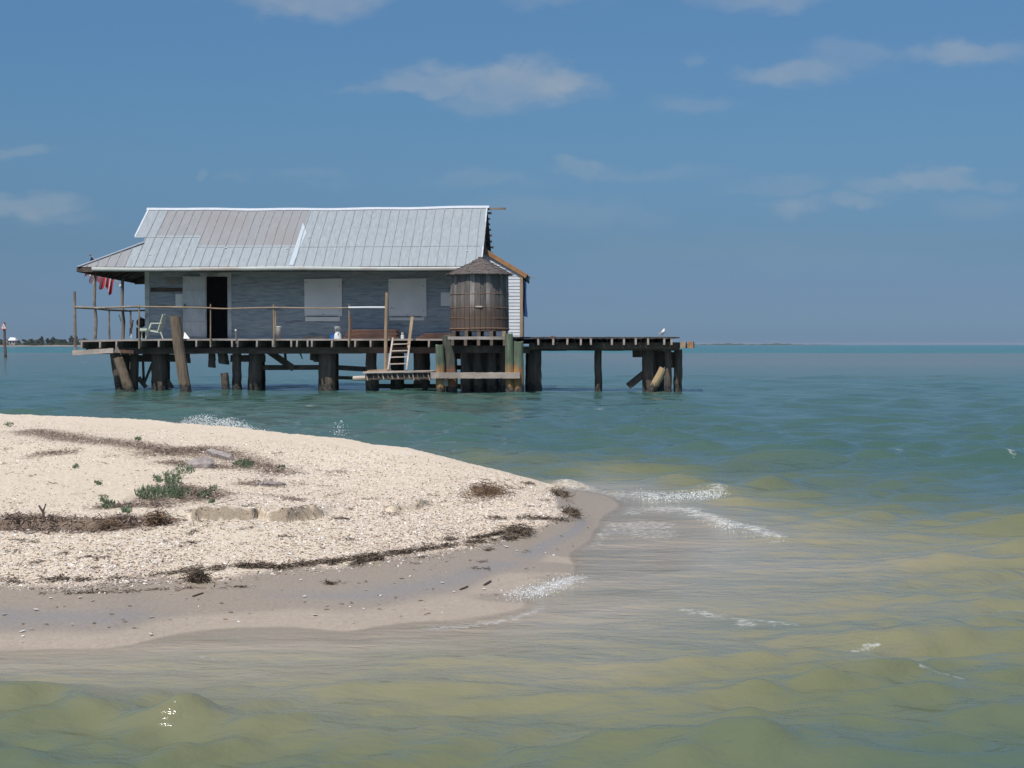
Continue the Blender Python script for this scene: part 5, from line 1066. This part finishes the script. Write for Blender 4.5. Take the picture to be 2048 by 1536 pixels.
# ------------------------------------------------------------------ water
def water_mat():
    m, nt, b = newmat('sea_water'); L = nt.links.new
    g = N(nt, 'ShaderNodeNewGeometry'); pos = g.outputs['Position']
    dp = N(nt, 'ShaderNodeAttribute'); dp.attribute_name = 'depth'; fo = N(nt, 'ShaderNodeAttribute'); fo.attribute_name = 'foam'
    far = N(nt, 'ShaderNodeAttribute'); far.attribute_name = 'zone'
    mq = N(nt, 'ShaderNodeMapping'); mq.inputs['Scale'].default_value = (.45, 1.5, 1); L(pos, mq.inputs[0]); nb = N(nt, 'ShaderNodeTexNoise'); nb.inputs['Scale'].default_value = 1.1; nb.inputs['Detail'].default_value = 7; nb.inputs['Roughness'].default_value = .6; nb.inputs['Distortion'].default_value = .8; L(mq.outputs[0], nb.inputs['Vector'])
    jd = N(nt, 'ShaderNodeMath', op='MULTIPLY_ADD'); L(nb.outputs['Fac'], jd.inputs[0]); jd.inputs[1].default_value = .20; L(dp.outputs['Fac'], jd.inputs[2])
    c = ramp(nt, [(.08, (.44, .355, .262)), (.16, (.31, .268, .182)), (.28, (.215, .205, .122)), (.42, (.148, .16, .088)), (.58, (.095, .128, .083)), (.80, (.072, .118, .094)), (1.0, (.052, .108, .088))], jd.outputs[0])
    zc = ramp(nt, [(0, (.052, .108, .088)), (.28, (.052, .112, .094)), (.55, (.125, .138, .118)), (.80, (.105, .142, .120)), (.86, (.004, .135, .115)), (1, (.002, .105, .11))], far.outputs['Fac'])
    zf = N(nt, 'ShaderNodeMath', op='GREATER_THAN'); L(far.outputs['Fac'], zf.inputs[0]); zf.inputs[1].default_value = 0
    bl = ramp(nt, [(0, (0, 0, 0)), (.12, (1, 1, 1))], far.outputs['Fac'])
    mz = N(nt, 'ShaderNodeMixRGB'); L(bl.outputs[0], mz.inputs[0]); L(c.outputs[0], mz.inputs[1]); L(zc.outputs[0], mz.inputs[2])
    # foam
    n3 = N(nt, 'ShaderNodeTexNoise'); n3.inputs['Scale'].default_value = 20; n3.inputs['Detail'].default_value = 7; n3.inputs['Roughness'].default_value = .7; L(pos, n3.inputs['Vector'])
    fs = N(nt, 'ShaderNodeMath', op='MULTIPLY_ADD'); L(fo.outputs['Fac'], fs.inputs[0]); fs.inputs[1].default_value = .30; L(n3.outputs['Fac'], fs.inputs[2])
    fr = ramp(nt, [(.72, (0, 0, 0)), (1.0, (.9, .9, .9))], fs.outputs[0])
    mf = N(nt, 'ShaderNodeMixRGB'); L(fr.outputs[0], mf.inputs[0]); L(mz.outputs[0], mf.inputs[1]); mf.inputs[2].default_value = (.66, .67, .66, 1)
    L(mf.outputs[0], b.inputs['Base Color']); b.inputs['IOR'].default_value = 1.333
    rg = N(nt, 'ShaderNodeMapRange'); L(fr.outputs[0], rg.inputs[0]); rg.inputs['To Min'].default_value = .12; rg.inputs['To Max'].default_value = .8; L(rg.outputs[0], b.inputs['Roughness'])
    # ripples
    def nz(sc, stretch, rot=0):
        mp = N(nt, 'ShaderNodeMapping'); mp.inputs['Scale'].default_value = (stretch, 1, 1); mp.inputs['Rotation'].default_value = (0, 0, rot); L(pos, mp.inputs[0]); n = N(nt, 'ShaderNodeTexNoise'); n.inputs['Scale'].default_value = sc; n.inputs['Detail'].default_value = 5; n.inputs['Roughness'].default_value = .55; L(mp.outputs[0], n.inputs['Vector']); return n
    a1 = nz(8, .55, .2); a2 = nz(2.0, .4, -.1); a3 = nz(.5, .4, .1)
    bp = N(nt, 'ShaderNodeBump'); bp.inputs['Strength'].default_value = 1; bp.inputs['Distance'].default_value = .022; L(a1.outputs['Fac'], bp.inputs['Height'])
    a4 = nz(30, .5, .35); bq = N(nt, 'ShaderNodeBump'); bq.inputs['Strength'].default_value = .6; bq.inputs['Distance'].default_value = .006; L(a4.outputs['Fac'], bq.inputs['Height']); L(bp.outputs[0], bq.inputs['Normal'])
    mr = N(nt, 'ShaderNodeAttribute'); mr.attribute_name = 'farbump'
    b2 = N(nt, 'ShaderNodeBump'); b2.inputs['Distance'].default_value = .22; L(mr.outputs['Fac'], b2.inputs['Strength']); L(a2.outputs['Fac'], b2.inputs['Height']); L(bq.outputs[0], b2.inputs['Normal'])
    b3 = N(nt, 'ShaderNodeBump'); b3.inputs['Distance'].default_value = .8; L(mr.outputs['Fac'], b3.inputs['Strength']); L(a3.outputs['Fac'], b3.inputs['Height']); L(b2.outputs[0], b3.inputs['Normal'])
    L(b3.outputs[0], b.inputs['Normal'])
    # thin clear film at the very edge
    tr = N(nt, 'ShaderNodeBsdfTransparent'); ar = ramp(nt, [(0, (0, 0, 0)), (.005, (.75, .75, .75)), (.04, (1, 1, 1))], dp.outputs['Fac']); am = N(nt, 'ShaderNodeMath', op='MAXIMUM'); L(ar.outputs[0], am.inputs[0]); L(fr.outputs[0], am.inputs[1])
    mxs = N(nt, 'ShaderNodeMixShader'); L(am.outputs[0], mxs.inputs[0]); L(tr.outputs[0], mxs.inputs[1]); L(b.outputs[0], mxs.inputs[2]); L(mxs.outputs[0], nt.nodes['Material Output'].inputs['Surface'])
    return m
WV = []
for i in range(84):
    lam = .13 * (3.4 / .13) ** (i / 83) * RNG.uniform(.9, 1.1); th = math.pi / 2 + .25 + RNG.normal(0, .40); WV.append((2 * math.pi / lam * math.cos(th), 2 * math.pi / lam * math.sin(th), .0050 * lam ** .75 * (1.35 if .15 < lam < .8 else (.42 if lam > 1.3 else .85)), RNG.uniform(0, 6.283), lam))
FOAM = [([(1115, 970), (1180, 980), (1240, 997)], .10, .10, .9), ([(1130, 972), (1200, 990), (1270, 992), (1340, 993), (1400, 992), (1440, 986)], .16, .42, 1.0), ([(1210, 996), (1262, 1003)], .05, .08, 1.0), ([(1300, 1020), (1380, 1025), (1440, 1048), (1500, 1062), (1545, 1078)], .16, .36, 1.1),
        ([(1010, 1197), (1070, 1184), (1150, 1160)], .13, .22, 1.25), ([(1135, 1128), (1170, 1124)], .05, .05, .8), ([(1370, 1220), (1420, 1228), (1500, 1238), (1585, 1252)], .06, .12, .95), ([(1500, 1238), (1490, 1250)], .09, .09, 1.0), ([(370, 1262), (440, 1258), (480, 1255)], .04, .03, .9), ([(1300, 1057), (1360, 1060)], .03, .03, .8), ([(1700, 1297), (1750, 1288)], .06, .06, .85), ([(1850, 1352), (1925, 1362)], .06, .05, .85), ([(400, 1318), (430, 1322)], .04, .05, .8),
        ([(150, 846), (260, 851), (350, 855)], .2, .35, .7), ([(340, 857), (430, 861), (540, 871)], .25, .4, .9), ([(2010, 1215), (2060, 1225)], .1, .15, .7), ([(400, 1320), (440, 1325)], .02, .05, .6), ([(900, 1200), (980, 1205)], .03, .04, .5)]
def fpx(pts): Y = np.array([CH * F / (y - 689) for x, y in pts]); X = np.array([WP(x, yy) for (x, _), yy in zip(pts, Y)]); return X, Y
def seg_near(X, Y, pts, sx, sy):
    Lx, Ly = fpx(pts); best = np.full(X.shape, 1e9)
    for i in range(len(Lx) - 1):
        ax, ay, bx_, by_ = Lx[i] / sx, Ly[i] / sy, Lx[i + 1] / sx, Ly[i + 1] / sy; px, py = X / sx, Y / sy
        t = np.clip(((px - ax) * (bx_ - ax) + (py - ay) * (by_ - ay)) / ((bx_ - ax) ** 2 + (by_ - ay) ** 2 + 1e-9), 0, 1); best = np.minimum(best, (px - ax - t * (bx_ - ax)) ** 2 + (py - ay - t * (by_ - ay)) ** 2)
    return np.exp(-best)
def waves(X, Y):
    dep = np.maximum(-base_h(X, Y).reshape(X.shape), 0); dim = sst(.0, .30, dep) * .86 + .14 * sst(0, .02, dep)
    sp = np.maximum(Y * .0045, 0); h = np.zeros(X.shape)
    wx = X + .5 * (fbm(X * .5, Y * .5, 2, 51) - .5); wy = Y + .7 * (fbm(X * .4, Y * .4, 2, 52) - .5)
    for kx, ky, a, ph, lam in WV:
        f = np.clip((lam / np.maximum(sp, 1e-3) - 3) / 4, 0, 1)
        if f.max() <= 0: continue
        s = np.sin(kx * wx + ky * wy + ph); h += f * a * s
    grp = .6 + .75 * fbm(X * .35, Y * .22, 2, 60)
    h = h * dim * grp * (1.05 + .35 * sst(9, 20, Y))
    h = h + .6 * np.maximum(h, 0) ** 2 / .07          # steeper crests
    # small breakers at the edge of the spit
    for pts, sx, sy, a in FOAM[:4]: h += .028 * a * seg_near(X, Y, pts, sx * 1.2, sy * 1.2) * sst(.01, .06, dep)
    h += .012 * seg_near(X, Y, FOAM[4][0], .08, .16) * sst(.005, .03, dep)
    return np.clip(h, -.12, .16)
rows = np.concatenate([np.exp(np.linspace(math.log(1.5), math.log(4.5), 60))[:-1], np.exp(np.linspace(math.log(4.5), math.log(75), 660))[:-1], np.exp(np.linspace(math.log(75), math.log(12000), 130))])
cols = np.concatenate([np.linspace(-4, -.42, 50)[:-1], np.linspace(-.42, .42, 640), np.linspace(.42, 4, 50)[1:]])
water, WX, WY, WZ = fanmesh('sea', rows, cols, waves, water_mat()); tag(water, kind='structure')
wd = np.maximum(-base_h(WX, WY).reshape(WX.shape), 0)
setattr_f(water, 'depth', wd)
foam = np.zeros(WX.shape)
for pts, sx, sy, a in FOAM: foam = np.maximum(foam, a * seg_near(WX, WY, pts, sx, sy))
for (x, y) in [(1705, 714), (1715, 702), (1915, 714), (1605, 709), (1770, 724), (1540, 720), (70, 705), (132, 697), (170, 725), (2020, 921), (1880, 909), (1800, 903), (560, 700), (1930, 718), (1375, 700), (1440, 705), (2040, 708), (670, 850), (690, 851), (1330, 820), (1200, 818), (400, 790), (30, 720), (620, 812)]:
    X0, Y0 = fpx([(x, y)]); foam = np.maximum(foam, .95 * np.exp(-((WX - X0) / (Y0 * .0035 + .02)) ** 2 - ((WY - Y0) / (Y0 * .012 + .05)) ** 2))
foam += .10 * sst(.06, .11, WZ) * (WY < 60)
edge = np.exp(-((wd - .012) / .007) ** 2) * (WY < 26); foam = np.maximum(foam, .98 * edge * sst(.42, .62, fbm(WX * .9, WY * 1.5, 3, 93)))
setattr_f(water, 'foam', foam)
warp = 1 + .12 * (fbm(WX / 40, WY / 60, 3, 77) - .5) * 2
Yw = WY * warp; rt = sst(-.02, .12, WX / WY)
zone = np.interp(np.log(Yw), np.log([20, 44, 60, 95, 130, 250, 285, 320, 2000]), [0, .12, .28, .40, .56, .78, .86, .88, 1.0])
lowmid = zone * 1; left = np.interp(np.log(Yw), np.log([20, 44, 60, 95, 130, 250, 285, 320, 2000]), [0, .12, .24, .30, .34, .42, .86, .88, 1.0]); zone = left * (1 - rt) + zone * rt
setattr_f(water, 'zone', zone)
setattr_f(water, 'farbump', np.interp(np.log(WY), np.log([5, 15, 40, 100, 400]), [.08, .22, .4, .75, 1.0]))

# seabed under everything, far below the opaque water
mb = MB(); mb.add([(-49000, -200, -1.6), (49000, -200, -1.6), (49000, 12200, -1.6), (-49000, 12200, -1.6)], [(0, 1, 2, 3)]); tag(mb.build('seabed', 'far_sand', house=False), kind='structure')

# splashing surf behind the far edge of the spit
fm, nt, b = newmat('spray'); b.inputs['Base Color'].default_value = (.78, .80, .80, 1); b.inputs['Roughness'].default_value = .5
def spray(label, pts, cnt, hmax, r0, r1, name='surf_spray', yj=.08):
    mb = MB(); pts = np.array(pts, float); P = []
    for _ in range(cnt):
        t = random.random() * (len(pts) - 1); i = int(t); f = t - i; x, y, zz, hh = pts[i] * (1 - f) + pts[i + 1] * f; Y = (CH - zz) * F / (y - 689); 
        r = random.uniform(r0, r1) * (1 if random.random() < .85 else 1.7); h = hh * hmax * random.random() ** 1.9
        mb.blob((WP(x, Y) + random.gauss(0, .05), Y + random.gauss(0, yj), zz + h), (r, r, r * random.uniform(.7, 1.2)), 5, 4, .2)
    X0 = WP(pts[0][0], Y); o = mb.build(name, fm, base=(WP(pts[len(pts) // 2][0], Y), Y, 0), house=False); return tag(o, label, 'surf', kind='stuff')
spray('white spray of a wave breaking behind the far edge of the beach', [(345, 862, .20, .25), (380, 864, .20, .8), (410, 865, .20, 1.0), (440, 868, .20, .7), (460, 870, .2, .95), (490, 872, .2, .6), (530, 876, .2, .25)], 6500, .27, .0018, .0052, yj=.14)
spray('low white foam of a wave along the far beach edge', [(150, 852, .22, .35), (165, 853, .22, .6), (190, 854, .22, .3), (240, 855, .22, .35), (300, 858, .22, .5), (345, 860, .22, .5)], 1100, .12, .003, .007)
spray('single small splash in the water behind the spit', [(672, 872, 0, .6), (682, 873, 0, 1.0), (688, 872, 0, .5)], 90, .28, .003, .008)
spray('sparkling foam breaking on the near edge of the wet sand', [(1015, 1198, .0, .4), (1050, 1190, .0, .8), (1090, 1180, 0, 1.), (1130, 1168, 0, .6), (1150, 1160, 0, .2)], 900, .03, .0012, .0032, yj=.13)
spray('row of foam crests breaking off the tip of the spit', [(1275, 992, 0, .5), (1320, 996, 0, .8), (1390, 994, 0, .6), (1435, 988, 0, .8)], 800, .045, .002, .005, yj=.22)
spray('second row of breaking foam nearer the tip shallows', [(1380, 1030, 0, .2), (1440, 1052, 0, .7), (1470, 1060, 0, .9), (1500, 1066, 0, .5), (1545, 1080, 0, .7)], 700, .04, .0018, .0045, yj=.2)

# ------------------------------------------------------------------ thin sea haze
hm = bpy.data.materials.new('haze'); hm.use_nodes = True; nt = hm.node_tree; nt.nodes.clear(); ou = N(nt, 'ShaderNodeOutputMaterial'); pv = N(nt, 'ShaderNodeVolumePrincipled'); pv.inputs['Density'].default_value = .00006; pv.inputs['Color'].default_value = (.86, .92, 1, 1); pv.inputs['Anisotropy'].default_value = .2; nt.links.new(pv.outputs[0], ou.inputs['Volume'])
mb = MB(); mb.box((-50000, -300, -2.6), (50000, 12400, 9.5)); tag(mb.build('haze', hm, house=False), kind='stuff')
# ------------------------------------------------------------------ sky and sun
w = bpy.data.worlds.new('World'); scene.world = w; w.use_nodes = True; nt = w.node_tree; L = nt.links.new
bg = nt.nodes['Background']; sky = N(nt, 'ShaderNodeTexSky'); sky.sky_type = 'NISHITA'; sky.sun_disc = False; sky.sun_elevation = SUN_EL; sky.sun_rotation = math.pi + SUN_AZ; sky.altitude = 0; sky.air_density = 1.0; sky.dust_density = .6; sky.ozone_density = 2.0
tc = N(nt, 'ShaderNodeTexCoord'); sp = N(nt, 'ShaderNodeSeparateXYZ'); L(tc.outputs['Generated'], sp.inputs[0])
el = ramp(nt, [(0, (0.2423, 0.3962, 0.7308)), (0.028, (0.2138, 0.3223, 0.58)), (0.0595, (0.2138, 0.3154, 0.4862)), (0.122, (0.28, 0.4131, 0.5346)), (0.192, (0.3238, 0.4846, 0.6108)), (0.225, (0.357, 0.527, 0.646)), (0.5, (1.05, 1.0, 0.93)), (1, (1.05, 1.0, 0.93))], sp.outputs['Z'])
mul = N(nt, 'ShaderNodeMixRGB'); mul.blend_type = 'MULTIPLY'; mul.inputs[0].default_value = 1; L(sky.outputs[0], mul.inputs[1]); L(el.outputs[0], mul.inputs[2])
# clouds, by direction
ym = N(nt, 'ShaderNodeMath', op='MAXIMUM'); L(sp.outputs['Y'], ym.inputs[0]); ym.inputs[1].default_value = .05
da = N(nt, 'ShaderNodeMath', op='DIVIDE'); L(sp.outputs['X'], da.inputs[0]); L(ym.outputs[0], da.inputs[1])
db = N(nt, 'ShaderNodeMath', op='DIVIDE'); L(sp.outputs['Z'], db.inputs[0]); L(ym.outputs[0], db.inputs[1])
cv = N(nt, 'ShaderNodeCombineXYZ'); L(da.outputs[0], cv.inputs[0]); L(db.outputs[0], cv.inputs[1])
mp = N(nt, 'ShaderNodeMapping'); mp.inputs['Scale'].default_value = (1, 1.8, 1); L(cv.outputs[0], mp.inputs[0])
nA = N(nt, 'ShaderNodeTexNoise'); nA.inputs['Scale'].default_value = 26; nA.inputs['Detail'].default_value = 6; nA.inputs['Roughness'].default_value = .55; L(mp.outputs[0], nA.inputs['Vector'])
ds = N(nt, 'ShaderNodeVectorMath', op='SUBTRACT'); L(nA.outputs['Color'], ds.inputs[0]); ds.inputs[1].default_value = (.5, .5, .5)
dm = N(nt, 'ShaderNodeVectorMath', op='MULTIPLY'); L(ds.outputs[0], dm.inputs[0]); dm.inputs[1].default_value = (.075, .030, 0)
dv = N(nt, 'ShaderNodeVectorMath', op='ADD'); L(cv.outputs[0], dv.inputs[0]); L(dm.outputs[0], dv.inputs[1])
CL = [(1080, 170, 95, 50, .52), (1000, 165, 75, 45, .50), (930, 165, 75, 38, .46), (1020, 188, 150, 40, .46), (850, 172, 130, 30, .36), (760, 178, 90, 14, .2), (980, 212, 150, 26, .25), (620, 5, 170, 42, .42), (1520, 2, 150, 28, .32), (1100, 5, 120, 20, .14), (1590, 145, 110, 34, .38), (1700, 120, 110, 36, .28), (1920, 105, 150, 30, .36), (1400, 208, 100, 22, .16), (1372, 125, 30, 18, .16),
      (1860, 357, 95, 26, .40), (1780, 370, 110, 22, .22), (1590, 415, 60, 24, .26), (1710, 402, 75, 20, .28), (1560, 372, 120, 20, .14), (1165, 345, 55, 18, .24), (1300, 348, 200, 18, .12), (60, 408, 120, 26, .36), (120, 430, 100, 20, .16), (70, 305, 55, 18, .20), (400, 350, 25, 14, .16), (480, 356, 40, 14, .10), (620, 362, 90, 18, .10),
      (1100, 425, 220, 40, .14), (960, 360, 150, 22, .12), (1960, 415, 120, 30, .14), (1990, 365, 60, 18, .20), (1500, 500, 500, 40, .06)]
acc = None
for (x, y, rx, ry, a) in CL:
    c = ((x - 1024) / F, (689 - y) / F, 0)
    s1 = N(nt, 'ShaderNodeVectorMath', op='SUBTRACT'); L(dv.outputs[0], s1.inputs[0]); s1.inputs[1].default_value = c
    s2 = N(nt, 'ShaderNodeVectorMath', op='MULTIPLY'); L(s1.outputs[0], s2.inputs[0]); s2.inputs[1].default_value = (F / rx / 1.25, F / ry / 1.25, 0)
    s3 = N(nt, 'ShaderNodeVectorMath', op='LENGTH'); L(s2.outputs[0], s3.inputs[0])
    mr = N(nt, 'ShaderNodeMapRange'); mr.interpolation_type = 'SMOOTHSTEP'; L(s3.outputs['Value'], mr.inputs[0]); mr.inputs['From Min'].default_value = 1; mr.inputs['From Max'].default_value = .32 if a >= .36 else .2; mr.inputs['To Min'].default_value = 0; mr.inputs['To Max'].default_value = a
    if acc is None: acc = mr.outputs[0]
    else: q = N(nt, 'ShaderNodeMath', op='MAXIMUM'); L(acc, q.inputs[0]); L(mr.outputs[0], q.inputs[1]); acc = q.outputs[0]
nB = N(nt, 'ShaderNodeTexNoise'); nB.inputs['Scale'].default_value = 20; nB.inputs['Detail'].default_value = 8; L(mp.outputs[0], nB.inputs['Vector'])
nr = N(nt, 'ShaderNodeMapRange'); L(nB.outputs['Fac'], nr.inputs[0]); nr.inputs['From Min'].default_value = .3; nr.inputs['From Max'].default_value = .65; nr.inputs['To Min'].default_value = .55; nr.inputs['To Max'].default_value = 1.2
cm = N(nt, 'ShaderNodeMath', op='MULTIPLY'); L(acc, cm.inputs[0]); L(nr.outputs[0], cm.inputs[1])
cmx = N(nt, 'ShaderNodeMixRGB'); L(cm.outputs[0], cmx.inputs[0]); L(mul.outputs[0], cmx.inputs[1]); cmx.inputs[2].default_value = (2.85, 3.2, 3.6, 1)
L(cmx.outputs[0], bg.inputs['Color']); bg.inputs['Strength'].default_value = .13
sl_ = bpy.data.lights.new('sun', 'SUN'); sl_.energy = 4.0; sl_.angle = R(.53); sl_.color = (1, .955, .89); so = bpy.data.objects.new('sun', sl_); C.objects.link(so)
sd = Vector((-math.sin(SUN_AZ) * math.cos(SUN_EL), -math.cos(SUN_AZ) * math.cos(SUN_EL), math.sin(SUN_EL))); so.rotation_euler = sd.to_track_quat('Z', 'Y').to_euler(); so.location = sd * 100

vs = scene.view_settings; vs.view_transform = 'Standard'; vs.look = 'None'; vs.exposure = 0; vs.gamma = 1
for o in bpy.data.objects:
    if '_b' in o: del o['_b']
